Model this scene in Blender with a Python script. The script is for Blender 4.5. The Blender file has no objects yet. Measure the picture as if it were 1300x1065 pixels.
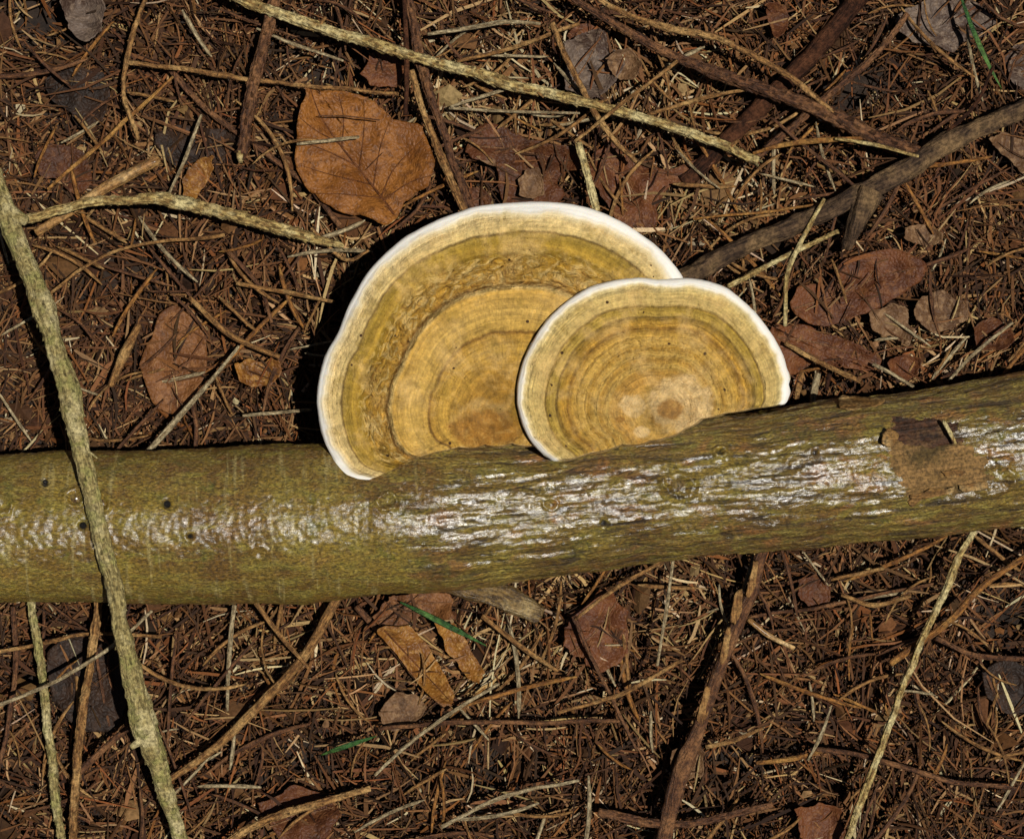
import bpy, math
import numpy as np
from mathutils import Vector, Matrix

# ---------------------------------------------------------------- camera, light, exposure
scene = bpy.context.scene
C = scene.collection
CAM = Vector((-0.070, 0.0, 0.700)); S0 = 0.00027
cam_d = bpy.data.cameras.new('camera'); cam = bpy.data.objects.new('camera', cam_d); C.objects.link(cam)
cam.location = CAM
_b = CAM.normalized(); _r = Vector((0, 1, 0)).cross(_b).normalized(); _u = _b.cross(_r)
CM = Matrix((_r, _u, _b)).transposed()
cam.rotation_euler = CM.to_euler()
cam_d.sensor_fit = 'HORIZONTAL'; cam_d.clip_start = 0.01; cam_d.clip_end = 60
TANH = 650*S0/CAM.length
cam_d.angle = 2*math.atan(TANH)
scene.camera = cam
RM = np.array(CM)

SUN = Vector((0.215, -0.035, 1.0)).normalized()          # direction towards the light
sd = bpy.data.lights.new('sun', 'SUN'); sun = bpy.data.objects.new('sun', sd); C.objects.link(sun)
sd.energy = 4.8; sd.angle = math.radians(0.5); sd.color = (1.0, 0.965, 0.90)
sun.rotation_euler = (-SUN).to_track_quat('-Z', 'Y').to_euler()
world = bpy.data.worlds.new('World'); scene.world = world; world.use_nodes = True
nt = world.node_tree; nt.nodes.clear()
sky = nt.nodes.new('ShaderNodeTexSky'); sky.sky_type = 'NISHITA'; sky.sun_disc = False
sky.sun_elevation = math.asin(SUN.z); sky.sun_rotation = math.atan2(SUN.x, SUN.y)
bg = nt.nodes.new('ShaderNodeBackground'); bg.inputs['Strength'].default_value = 0.016
wo = nt.nodes.new('ShaderNodeOutputWorld')
nt.links.new(sky.outputs[0], bg.inputs[0]); nt.links.new(bg.outputs[0], wo.inputs[0])
vs = scene.view_settings; vs.view_transform = 'Standard'; vs.look = 'None'; vs.exposure = 0; vs.gamma = 1
vs.use_curve_mapping = False

rng = np.random.default_rng(11)

# ---------------------------------------------------------------- maths helpers
def at(px, py, z):
    """picture position -> world point at height z (arrays allowed)"""
    px = np.asarray(px, float); py = np.asarray(py, float); z = np.asarray(z, float)
    d = np.stack([(px-650)/650*TANH, -(py-532.5)/650*TANH, -np.ones_like(px)], -1) @ RM.T
    k = (z-CAM.z)/d[..., 2]
    return np.array(CAM) + d*k[..., None]
def sc(z): return S0*(CAM.z-z)/CAM.z

def _h(ix, iy, seed):
    n = (ix.astype(np.int64)*374761393 + iy.astype(np.int64)*668265263 + seed*974634777) & 0xffffffff
    n = ((n ^ (n >> 13))*1274126177) & 0xffffffff
    n = (n ^ (n >> 16)) & 0xffffffff
    return n/4294967295.0
def noise(x, y, seed=0, octaves=1):
    """value noise about -1..1"""
    x = np.asarray(x, float); y = np.asarray(y, float)
    tot = 0; amp = 1; s = 0
    for o in range(octaves):
        fx = np.floor(x); fy = np.floor(y); u = x-fx; v = y-fy
        u = u*u*(3-2*u); v = v*v*(3-2*v)
        a = _h(fx, fy, seed+o); b = _h(fx+1, fy, seed+o); c = _h(fx, fy+1, seed+o); d = _h(fx+1, fy+1, seed+o)
        tot = tot + amp*(2*((a*(1-u)+b*u)*(1-v)+(c*(1-u)+d*u)*v)-1); s += amp
        amp *= .5; x = x*2.03+17.1; y = y*2.03+5.3
    return tot/s
def sstep(a, b, x):
    t = np.clip((np.asarray(x, float)-a)/(b-a), 0, 1); return t*t*(3-2*t)
def crom(P, n):
    """smooth curve through P (k x m), n samples"""
    P = np.asarray(P, float)
    if len(P) == 2: P = np.array([P[0], (P[0]+P[1])/2, P[1]])
    Q = np.vstack([2*P[0]-P[1], P, 2*P[-1]-P[-2]])
    d = np.r_[0, np.cumsum(np.linalg.norm(np.diff(P[:, :2], axis=0), axis=1))]
    s = np.linspace(0, d[-1], n); i = np.clip(np.searchsorted(d, s, 'right')-1, 0, len(P)-2)
    t = ((s-d[i])/(d[i+1]-d[i]))[:, None]
    a, b, c, e = Q[i], Q[i+1], Q[i+2], Q[i+3]
    return .5*((2*b)+(-a+c)*t+(2*a-5*b+4*c-e)*t*t+(-a+3*b-3*c+e)*t**3)

# ---------------------------------------------------------------- object helpers
def mesh_np(name, V, F, smooth=True, uv=None, col=None, attrs=None):
    me = bpy.data.meshes.new(name)
    V = np.asarray(V, np.float32); F = np.asarray(F, np.int32); k = F.shape[1]
    me.vertices.add(len(V)); me.vertices.foreach_set('co', V.ravel())
    me.loops.add(F.size); me.loops.foreach_set('vertex_index', F.ravel())
    me.polygons.add(len(F)); me.polygons.foreach_set('loop_start', np.arange(len(F), dtype=np.int32)*k)
    me.polygons.foreach_set('loop_total', np.full(len(F), k, np.int32))
    me.polygons.foreach_set('use_smooth', np.full(len(F), smooth, bool))
    me.update(calc_edges=True)
    if uv is not None:
        l = me.uv_layers.new(name='UVMap'); l.data.foreach_set('uv', np.asarray(uv, np.float32)[F.ravel()].ravel())
    if col is not None:
        a = me.color_attributes.new('tint', 'FLOAT_COLOR', 'POINT')
        a.data.foreach_set('color', np.c_[col, np.ones(len(col))].astype(np.float32).ravel())
    for n_, v_ in (attrs or {}).items():
        a = me.attributes.new(n_, 'FLOAT', 'POINT'); a.data.foreach_set('value', np.asarray(v_, np.float32))
    me.validate(); return me
def link(name, me, mat, parent=None, origin=None):
    if mat and not me.materials: me.materials.append(mat)
    o = bpy.data.objects.new(name, me); C.objects.link(o)
    if parent: o.parent = parent; o.matrix_parent_inverse = Matrix.Translation(-parent.location)
    return o
def thing(name, label, cat, loc, group=None):
    o = bpy.data.objects.new(name, None); C.objects.link(o); o.location = Vector(loc); o.empty_display_size = .01
    o['label'] = label; o['category'] = cat
    if group: o['group'] = group
    return o
def grid_faces(n, m, wrap=False, off=0):
    i = np.arange(n-1)[:, None]; j = np.arange(m if wrap else m-1)[None, :]
    j2 = (j+1) % m
    return (np.stack([i*m+j, i*m+j2, (i+1)*m+j2, (i+1)*m+j], -1).reshape(-1, 4))+off

# ---------------------------------------------------------------- materials
def lin(c):
    c = np.array(c)/255.; return np.where(c < .04045, c/12.92, ((c+.055)/1.055)**2.4)
def K(*c):           # what the picture shows of a lit surface -> the surface's own colour
    v = lin(c)/1.30; return (float(v[0]), float(v[1]), float(v[2]), 1)
class M:
    def __init__(s, name):
        s.m = bpy.data.materials.new(name); s.m.use_nodes = True; s.t = s.m.node_tree; s.t.nodes.clear()
        s.out = s.t.nodes.new('ShaderNodeOutputMaterial'); s.b = s.t.nodes.new('ShaderNodeBsdfPrincipled')
        s.t.links.new(s.b.outputs[0], s.out.inputs[0])
    def set(s, sock, v):
        if isinstance(v, bpy.types.NodeSocket): s.t.links.new(v, sock)
        elif v is not None: sock.default_value = v
    def n(s, typ, props=None, out=0, **inp):
        nd = s.t.nodes.new(typ)
        for k, v in (props or {}).items(): setattr(nd, k, v)
        for k, v in inp.items():
            s.set(nd.inputs[int(k[1:])] if k[0] == 'i' and k[1:].isdigit() else nd.inputs[k], v)
        return nd.outputs[out]
    def noise(s, vec, scale, detail=4, rough=.55, dist=0.0):
        return s.n('ShaderNodeTexNoise', Vector=vec, Scale=scale, Detail=detail, Roughness=rough, Distortion=dist)
    def map(s, vec, scale, loc=(0, 0, 0)):
        return s.n('ShaderNodeMapping', Vector=vec, Scale=scale, Location=loc)
    def math(s, op, a, b=None, c=None, clamp=False):
        nd = s.t.nodes.new('ShaderNodeMath'); nd.operation = op; nd.use_clamp = clamp
        s.set(nd.inputs[0], a); s.set(nd.inputs[1], b); s.set(nd.inputs[2], c); return nd.outputs[0]
    def ramp(s, fac, stops, interp='LINEAR'):
        nd = s.t.nodes.new('ShaderNodeValToRGB'); s.t.links.new(fac, nd.inputs[0]); cr = nd.color_ramp; cr.interpolation = interp
        while len(cr.elements) < len(stops): cr.elements.new(.5)
        for e, (p, c) in zip(cr.elements, stops):
            e.position = p; e.color = c if not isinstance(c, (int, float)) else (c, c, c, 1)
        return nd.outputs[0]
    def mix(s, f, a, b, mode='MIX'):
        nd = s.t.nodes.new('ShaderNodeMix'); nd.data_type = 'RGBA'; nd.blend_type = mode
        s.set(nd.inputs[0], f); s.set(nd.inputs[6], a); s.set(nd.inputs[7], b); return nd.outputs[2]
    def coord(s, o='Object'):
        nd = s.t.nodes.new('ShaderNodeTexCoord'); return nd.outputs[o]
    def attr(s, name, out='Fac'):
        nd = s.t.nodes.new('ShaderNodeAttribute'); nd.attribute_name = name; return nd.outputs[out]
    def bump(s, h, dist, strength=1.0, normal=None):
        nd = s.t.nodes.new('ShaderNodeBump'); nd.inputs['Strength'].default_value = strength
        nd.inputs['Distance'].default_value = dist; s.set(nd.inputs['Height'], h); s.set(nd.inputs['Normal'], normal)
        return nd.outputs[0]
    def coatn(s, n):
        s.set(s.b.inputs['Coat Normal'], n); return s.m
    def fin(s, col, rough=.7, normal=None, spec=.5, coat=None, coat_rough=.2, sss=None):
        s.set(s.b.inputs['Base Color'], col); s.set(s.b.inputs['Roughness'], rough); s.set(s.b.inputs['Normal'], normal)
        s.set(s.b.inputs['Specular IOR Level'], spec)
        if coat is not None: s.set(s.b.inputs['Coat Weight'], coat); s.set(s.b.inputs['Coat Roughness'], coat_rough)
        if sss is not None:
            s.b.inputs['Subsurface Weight'].default_value = sss; s.b.inputs['Subsurface Radius'].default_value = (1, .6, .3)
            s.b.inputs['Subsurface Scale'].default_value = .0012
        return s.m

def mat_soil():
    m = M('soil'); o = m.coord()
    n = m.noise(o, 220, 6, .7)
    return m.fin(m.ramp(n, [(.3, (.008, .005, .004, 1)), (.6, (.03, .018, .011, 1)), (.8, (.06, .035, .02, 1))]), .85,
                 m.bump(n, .002), .3)
def mat_tint(name, rough=.75, spec=.12, streak=1500):
    m = M(name); o = m.coord(); n = m.noise(o, streak, 3, .6)
    col = m.mix(1.0, m.attr('tint', 'Color'), m.ramp(n, [(.25, .55), (.75, 1.25)]), 'MULTIPLY')
    return m.fin(col, rough, m.bump(n, .0002), spec)
def mat_wood(name, c1, c2, c3=None, rough=.6, coat=None, scale=600, green=None, spec=.3, along='v'):
    """twig bark: grain runs along v of the UV map (metres)"""
    m = M(name); uv = m.coord('UV'); o = m.coord()
    g = m.noise(m.map(uv, (1, .12, 1) if along == 'v' else (.07, .7, 1)), scale*3, 5, .65)
    bl = m.noise(o, scale*.25, 4, .6)
    col = m.mix(m.ramp(g, [(.42, 0.0), (.58, 1.0)]), c1, c2)
    if c3: col = m.mix(m.ramp(bl, [(.48, 0.0), (.62, 1.0)]), col, c3)
    if green: col = m.mix(m.ramp(m.noise(o, scale*.4, 5, .65), [(.5, 0.0), (.6, .8)]), col, green)
    col = m.mix(1.0, col, m.ramp(m.noise(o, scale*2.2, 3, .7), [(.36, .45), (.62, 1.3)]), 'MULTIPLY')
    return m.fin(col, rough, m.bump(m.math('ADD', g, m.math('MULTIPLY', m.noise(o, scale*1.6, 4, .65), .7)), .0014, .9), spec, coat)
def mat_leaf(name, c1, c2, c3, rough=.5, spec=.4, speck=.0):
    m = M(name); o = m.coord()
    a = m.noise(o, 55, 5, .65, .5); b = m.noise(o, 420, 4, .65); v = m.n('ShaderNodeTexVoronoi', {'feature': 'DISTANCE_TO_EDGE'}, Vector=o, Scale=700.)
    col = m.mix(m.ramp(a, [(.43, 0.0), (.57, 1.0)]), c1, c2)
    col = m.mix(m.ramp(b, [(.50, 0.0), (.62, .8)]), col, c3)
    col = m.mix(m.ramp(m.noise(o, 130, 5, .7, .6), [(.56, 0.0), (.66, .7)]), col, m.mix(.55, c2, (.012, .008, .006, 1)))
    col = m.mix(1.0, col, m.ramp(m.noise(o, 1500, 2), [(.3, .8), (.7, 1.1)]), 'MULTIPLY')
    h = m.math('ADD', m.math('MULTIPLY', b, .8), m.math('MULTIPLY', v, .8))
    return m.fin(col, rough, m.bump(h, .0008, .8), spec*.5)

def mat_bark():
    m = M('wet_bark'); uv = m.coord('UV'); o = m.coord()      # uv in metres: u along, v around
    right = m.attr('rough_end')                                # 1 = furrowed bark, 0 = smoother bark
    seaml = m.noise(m.map(uv, (55, 420, 1)), 1.0, 5, .6, .8)      # lengthwise furrows
    fine = m.noise(m.map(uv, (750, 1500, 1)), 1.0, 5, .68, .6)
    trans = m.noise(m.map(uv, (420, 45, 1)), 1.0, 3, .5)        # cross streaks on the smooth end
    blot = m.noise(o, 45, 5, .6, .4); blot2 = m.noise(m.map(uv, (90, 260, 1)), 1.0, 5, .65, .5)
    c = m.mix(m.ramp(blot, [(.36, 0.0), (.6, 1.0)]), K(140, 116, 42), K(112, 82, 30))
    c = m.mix(m.ramp(blot2, [(.46, 0.0), (.62, .9)]), c, K(142, 126, 52))
    c = m.mix(m.ramp(m.noise(o, 110, 6, .7), [(.56, 0.0), (.68, .85)]), c, K(104, 102, 34))
    warm = m.ramp(m.noise(m.map(o, (1, 1.6, 1), (3, 1, 0)), 70, 5, .6, .6), [(.54, 0.0), (.66, .8)])
    c = m.mix(m.math('MULTIPLY', warm, m.math('ADD', m.math('MULTIPLY', right, .7), .3)), c, K(150, 100, 50))
    tm = m.math('MULTIPLY', m.ramp(trans, [(.58, 0.0), (.68, .7)]), m.math('SUBTRACT', 1.0, right))
    c = m.mix(tm, c, K(168, 150, 92))
    c = m.mix(m.math('MULTIPLY', m.ramp(seaml, [(.36, .9), (.48, 0.0)]), m.math('ADD', m.math('MULTIPLY', right, .8), .2)), c, K(58, 42, 20))
    c = m.mix(1.0, c, m.ramp(fine, [(.38, .4), (.5, .95), (.62, 1.6)]), 'MULTIPLY')
    c = m.mix(m.attr('pit'), c, K(28, 20, 12))
    # under the log the bark is browner with dirt
    h = m.math('ADD', m.math('MULTIPLY', seaml, m.math('ADD', m.math('MULTIPLY', right, 1.5), .25)), m.math('MULTIPLY', fine, .75))
    h = m.math('ADD', h, m.math('MULTIPLY', m.math('MULTIPLY', trans, .5), m.math('SUBTRACT', 1.0, right)))
    rg = m.ramp(fine, [(.4, .55), (.6, .33)])
    wet = m.ramp(m.noise(m.map(o, (1, 1, 1), (5, 2, 1)), 60, 3), [(.36, .55), (.55, 1.0)])
    wet = m.math('MULTIPLY', wet, m.math('ADD', m.math('MULTIPLY', right, .5), .5))
    m.fin(c, rg, m.bump(h, .0014, 1.0), .4, wet, .19)
    m.b.inputs['Coat IOR'].default_value = 1.6
    hc = m.math('ADD', m.math('MULTIPLY', seaml, m.math('ADD', m.math('MULTIPLY', right, .9), .35)), m.math('MULTIPLY', fine, .42))
    m.b.inputs['Coat Roughness'].default_value = .24
    return m.coatn(m.bump(hc, .00030, 1.0))

def mat_cap(kind):
    m = M('bracket_zones_'+kind); uv = m.coord('UV'); o = m.coord()
    t = m.attr('ring'); 
    wob = m.math('SUBTRACT', m.noise(m.map(uv, (1.5, 12, 1)), 1.0, 6, .7), .5)
    tt = m.math('ADD', t, m.math('MULTIPLY', wob, .06))
    if kind == 'large':
        st = [(0, K(148, 108, 42)), (.20, K(172, 128, 54)), (.34, K(192, 150, 70)), (.395, K(184, 140, 62)), (.408, K(112, 76, 30)), (.42, K(192, 152, 76)),
              (.50, K(204, 164, 90)), (.595, K(200, 156, 78)), (.615, K(232, 196, 132)), (.628, K(156, 112, 50)), (.65, K(208, 158, 74)), (.73, K(196, 148, 56)),
              (.77, K(160, 126, 44)), (.80, K(180, 142, 58)), (.835, K(160, 128, 48)), (.858, K(172, 140, 66)), (.866, K(104, 78, 38)), (.876, K(212, 182, 124)),
              (.925, K(222, 192, 140)), (.952, K(226, 206, 164)), (.975, K(253, 248, 238))]
    else:
        st = [(0, K(170, 122, 54)), (.13, K(202, 160, 88)), (.27, K(196, 146, 72)), (.34, K(180, 136, 64)), (.37, K(206, 166, 90)), (.42, K(178, 134, 60)), (.45, K(208, 168, 92)),
              (.50, K(180, 136, 58)), (.53, K(208, 166, 88)), (.60, K(198, 154, 72)), (.645, K(140, 100, 40)), (.665, K(196, 148, 62)), (.715, K(150, 116, 44)), (.725, K(120, 92, 38)),
              (.74, K(186, 152, 74)), (.79, K(172, 140, 60)), (.802, K(128, 100, 48)), (.815, K(206, 174, 112)), (.90, K(210, 180, 118)), (.942, K(216, 194, 144)), (.972, K(253, 248, 238))]
    col = m.ramp(tt, st)
    f1 = m.noise(m.map(uv, (14, 190, 1)), 1.0, 5, .65)                     # radial fibres
    f2 = m.noise(m.map(uv, (60, 8, 1)), 1.0, 4, .6)                       # fine concentric zones
    gr = m.noise(o, 900, 4, .7)
    rim = m.ramp(t, [(.925, 1.0), (.96, .05)])
    mod = m.mix(rim, (1, 1, 1, 1), m.ramp(f1, [(.38, .90), (.62, 1.08)]))
    col = m.mix(1.0, col, mod, 'MULTIPLY')
    col = m.mix(1.0, col, m.mix(rim, (1, 1, 1, 1), m.ramp(f2, [(.38, .80), (.62, 1.16)])), 'MULTIPLY')
    blot = m.ramp(m.noise(o, 85, 5, .65, .4), [(.48, 0.0), (.64, .55)])
    col = m.mix(m.math('MULTIPLY', blot, rim), col, K(214, 176, 118))
    blo2 = m.ramp(m.noise(m.map(o, (1, 1, 1), (7, 3, 0)), 120, 5, .65, .4), [(.55, 0.0), (.66, .45)])
    col = m.mix(m.math('MULTIPLY', blo2, rim), col, K(140, 112, 40))
    spk = m.n('ShaderNodeTexVoronoi', Vector=o, Scale=190.)
    sp = m.math('MULTIPLY', m.math('LESS_THAN', spk, .10), m.math('GREATER_THAN', m.noise(o, 60, 2), .52))
    col = m.mix(m.math('MULTIPLY', sp, rim), col, K(70, 46, 26))
    col = m.mix(m.math('MULTIPLY', m.attr('core_pale'), m.ramp(m.noise(o, 420, 5, .7), [(.38, .6), (.52, 1.0)])), col, K(224, 188, 138))
    cn = m.noise(o, 260, 5, .7, .5)
    col = m.mix(m.math('MULTIPLY', m.attr('core_dark'), .8), col, m.ramp(cn, [(.36, K(122, 80, 30)), (.55, K(164, 112, 44)), (.7, K(196, 150, 84))]))
    wr = m.ramp(t, [(.60, 0.0), (.64, 1.0), (.74, 1.0), (.80, 0.0)]) if kind == 'large' else m.ramp(t, [(.3, .10), (.5, .22), (.7, .05)])
    wn = m.noise(m.map(uv, (26, 62, 1)), 1.0, 5, .62, 1.4)
    col = m.mix(m.math('MULTIPLY', m.ramp(wn, [(.50, 0.0), (.60, .75)]), wr), col, K(232, 196, 130))
    col = m.mix(m.math('MULTIPLY', m.ramp(wn, [(.34, .7), (.44, 0.0)]), wr), col, K(128, 84, 30))
    h = m.math('ADD', m.math('MULTIPLY', f1, .30), m.math('MULTIPLY', gr, .7))
    col = m.mix(1.0, col, m.mix(rim, (1, 1, 1, 1), (1.15, 1.16, 1.0, 1)), 'MULTIPLY')
    col = m.mix(1.0, col, m.mix(rim, (1, 1, 1, 1), m.ramp(m.noise(o, 330, 5, .75), [(.36, .72), (.5, 1.0), (.64, 1.28)])), 'MULTIPLY')
    h = m.math('ADD', h, m.math('MULTIPLY', m.math('MULTIPLY', wn, wr), 4.0))
    h = m.math('ADD', h, m.math('MULTIPLY', f2, .5))
    h = m.math('MULTIPLY', h, m.math('ADD', m.math('MULTIPLY', rim, .92), .08))
    return m.fin(col, m.ramp(f1, [(.3, .55), (.7, .42)]), m.bump(h, .0020, .9), .35, sss=.12)

MAT = dict(
    soil=mat_soil(), needle=mat_tint('dead_needles'), crumb=mat_tint('litter_crumbs', .8, .12, 900),
    bark=mat_bark(), cap_large=mat_cap('large'), cap_small=mat_cap('small'),
    pores=mat_wood('pore_surface', K(205, 185, 150), K(180, 155, 115), rough=.8),
    expo=mat_wood('exposed_wood', K(126, 96, 52), K(152, 116, 68), K(92, 72, 36), .6, None, 420, spec=.3, along='u'),
    expo_dark=mat_wood('dark_rotten_wood', K(84, 54, 34), K(50, 32, 20), K(126, 94, 58), .6, None, 300, spec=.25, along='u'),
    flake=mat_wood('bark_flake', K(156, 116, 62), K(112, 78, 38), K(180, 148, 96), .6, None, 420, along='u'),
    wetw=mat_wood('wet_stick_bark', K(132, 104, 56), K(84, 62, 34), K(160, 136, 90), .36, None, 380, spec=.6),
    knot=mat_wood('knot_bark', K(120, 96, 44), K(78, 54, 26), K(140, 118, 62), .4, .6, 500),
    pit=mat_wood('pit', K(20, 14, 9), K(10, 7, 5), rough=.7),
    mossy=mat_wood('mossy_twig', K(182, 164, 106), K(134, 116, 68), K(204, 188, 136), .7, None, 450, K(148, 142, 80)),
    pale=mat_wood('pale_ribbed_twig', K(198, 172, 106), K(132, 100, 54), K(214, 196, 140), .65, None, 450),
    tan=mat_wood('tan_twig', K(164, 120, 66), K(110, 72, 36), K(184, 144, 88), .65, None, 450),
    brown=mat_wood('brown_twig', K(112, 72, 42), K(70, 42, 25), K(134, 92, 56), .6, None, 450),
    dark=mat_wood('dark_wet_twig', K(66, 38, 24), K(38, 22, 14), K(88, 54, 34), .7, None, 400, spec=.12),
    grey=mat_wood('grey_straw', K(186, 168, 130), K(134, 112, 78), None, .6, None, 450),
    stripped=mat_wood('stripped_stick', K(186, 142, 84), K(140, 98, 52), K(200, 166, 112), .5, .15, 300),
    orange=mat_wood('orange_twig', K(160, 108, 48), K(108, 66, 28), K(176, 130, 66), .6, None, 400),
    branch=mat_wood('old_branch', K(96, 74, 52), K(54, 39, 28), K(124, 98, 66), .75, None, 320, spec=.2),
    beech=mat_leaf('beech_leaf', K(148, 94, 40), K(120, 72, 28), K(100, 60, 26), .5, .4),
    oak=mat_leaf('dark_oak_leaf', K(92, 52, 28), K(72, 40, 21), K(110, 70, 40), .55),
    red=mat_leaf('red_brown_leaf', K(108, 63, 34), K(84, 47, 26), K(124, 80, 46), .55),
    greyl=mat_leaf('grey_leaf', K(104, 88, 76), K(72, 54, 44), K(130, 110, 92), .55),
    tanl=mat_leaf('tan_leaf', K(124, 92, 62), K(92, 64, 40), K(146, 114, 80), .6),
    slate=mat_leaf('dark_slate_leaf', K(50, 34, 24), K(34, 23, 16), K(62, 43, 30), .6),
    gold=mat_leaf('yellow_brown_leaf', K(150, 100, 40), K(112, 70, 30), K(170, 124, 62), .45),
    pink=mat_leaf('pinkish_leaf', K(122, 78, 42), K(92, 56, 30), K(146, 100, 60), .55),
    vein=mat_wood('leaf_vein', K(120, 70, 30), K(96, 54, 24), rough=.55),
    vein_pale=mat_wood('pale_leaf_vein', K(150, 108, 72), K(120, 82, 54), rough=.55),
    green=mat_wood('green_grass', K(56, 98, 40), K(38, 70, 30), K(82, 116, 52), .5, None, 300),
)

# ---------------------------------------------------------------- ground
HOLES = [(60, 20, 70, 45), (205, 350, 70, 30), (425, 92, 75, 24), (1090, 112, 75, 38), (640, 965, 60, 25), (90, 870, 75, 60), (930, 960, 60, 25),
         (1180, 50, 60, 20), (390, 960, 40, 25), (1270, 790, 50, 60), (540, 45, 0.1, .1), (1020, 495, 50, 22)]
HW = [(at(x, y, 0)[:2], rx*S0, ry*S0) for x, y, rx, ry in HOLES if rx > 1]
def hollow(x, y):
    h = 0*x
    for c, rx, ry in HW: h = np.maximum(h, np.exp(-(((x-c[0])/rx)**2+((y-c[1])/ry)**2)*1.2))
    return h
def ground(x, y):
    x = np.asarray(x, float); y = np.asarray(y, float)
    g = .0030*noise(x*22, y*22, 5, 3) + .0012*noise(x*90, y*90, 9, 2)
    return g - .008*hollow(x, y)
xs = np.r_[-12, -4, -1.5, -.6, np.linspace(-.42, .42, 260), .6, 1.5, 4, 12]; ys = xs
X, Y = np.meshgrid(xs, ys, indexing='ij')
Z = ground(X, Y)
g = link('ground', mesh_np('ground', np.stack([X, Y, Z], -1).reshape(-1, 3), grid_faces(len(xs), len(ys))[:, ::1]), MAT['soil'])
g['kind'] = 'structure'

# ---------------------------------------------------------------- sticks
def tube_mesh(name, path, rad, seg=10, ribs=0, rib_amp=.12, uneven=.06, seed=0, flat=1.0, cap=True):
    """path n x 3 world, rad n; closed blunt ends; flattened in z by flat"""
    n = len(path); T = np.gradient(path, axis=0); T /= np.linalg.norm(T, axis=1)[:, None]
    up = np.array([0, 0, 1.]); S = np.cross(T, up); S /= np.maximum(np.linalg.norm(S, axis=1), 1e-6)[:, None]; U = np.cross(S, T)
    L = np.r_[0, np.cumsum(np.linalg.norm(np.diff(path, axis=0), axis=1))]
    a = np.linspace(0, 2*np.pi, seg, endpoint=False)
    A, LL = np.meshgrid(a, L, indexing='xy')
    r = rad[:, None]*(1 + uneven*noise(np.cos(A)*1.6+LL*120, np.sin(A)*1.6+seed, seed, 2))
    if uneven > .125: r = r*(1+uneven*1.1*noise(np.cos(A)*5+LL*220, np.sin(A)*5+LL*90, seed+9, 3))
    if ribs: r = r*(1+rib_amp*np.abs(np.sin((A*ribs+LL*60)/2)) - rib_amp*.5 + rib_amp*.5*noise(A*2, LL*600, seed+4))
    V = path[:, None]+r[..., None]*(np.cos(A)[..., None]*S[:, None]+np.sin(A)[..., None]*U[:, None]*flat)
    V = V.reshape(-1, 3); F = grid_faces(n, seg, True)
    uv = np.stack([A*rad[:, None], LL], -1).reshape(-1, 2)
    k = len(V)
    V = np.vstack([V, path[0]-T[0]*rad[0]*.25, path[-1]+T[-1]*rad[-1]*.25]); uv = np.vstack([uv, [0, 0], [0, L[-1]]])
    j = np.arange(seg); j2 = (j+1) % seg; b = (n-1)*seg
    c0 = np.stack([np.full(seg, k), j2, j, j], -1); c1 = np.stack([np.full(seg, k+1), b+j, b+j2, b+j2], -1)
    me = bpy.data.meshes.new(name)
    faces = [tuple(int(q) for q in f) for f in F[:, ::-1]] + [tuple(int(q) for q in f[:3][::-1]) for f in c0]+[tuple(int(q) for q in f[:3][::-1]) for f in c1]
    me.from_pydata([tuple(v) for v in V], [], faces)
    me.polygons.foreach_set('use_smooth', np.ones(len(faces), bool))
    l = me.uv_layers.new(name='UVMap'); vi = np.empty(len(me.loops), np.int32); me.loops.foreach_get('vertex_index', vi)
    l.data.foreach_set('uv', uv[vi].astype(np.float32).ravel()); me.update()
    return me, S, U, T, L
def pegs_mesh(name, path, rad, S, U, T, L, spacing=.0021, size=1.0, seed=1):
    """small leaf pegs in spiral rows: wedges leaning along the twig"""
    r_ = np.random.default_rng(seed); V = []; F = []
    n = int(L[-1]/spacing*3.2); ang = 0
    for q in range(n):
        l = (q+r_.uniform(-.3, .3))/n*L[-1]; ang += 2.399
        i = min(int(np.searchsorted(L, l)), len(L)-1)
        d = np.cos(ang)*S[i]+np.sin(ang)*U[i]; side = np.cross(T[i], d)
        w = rad[i]*.30*size; ln = rad[i]*r_.uniform(.9, 1.6)*size; hh = rad[i]*r_.uniform(.25, .60)*size
        b = path[i]+d*rad[i]*.93
        k = len(V)
        V += [b-side*w, b+side*w, b+T[i]*ln-side*w*.7+d*hh, b+T[i]*ln+side*w*.7+d*hh, b+T[i]*ln*1.02-side*w*.6-d*rad[i]*.1, b+T[i]*ln*1.02+side*w*.6-d*rad[i]*.1]
        F += [(k, k+1, k+3, k+2), (k+2, k+3, k+5, k+4), (k, k+2, k+4, k+4), (k+1, k+5, k+3, k+3)]
    me = bpy.data.meshes.new(name); me.from_pydata([tuple(v) for v in V], [], [tuple(dict.fromkeys(f)) for f in F]); me.update()
    l = me.uv_layers.new(name='UVMap'); return me
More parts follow.
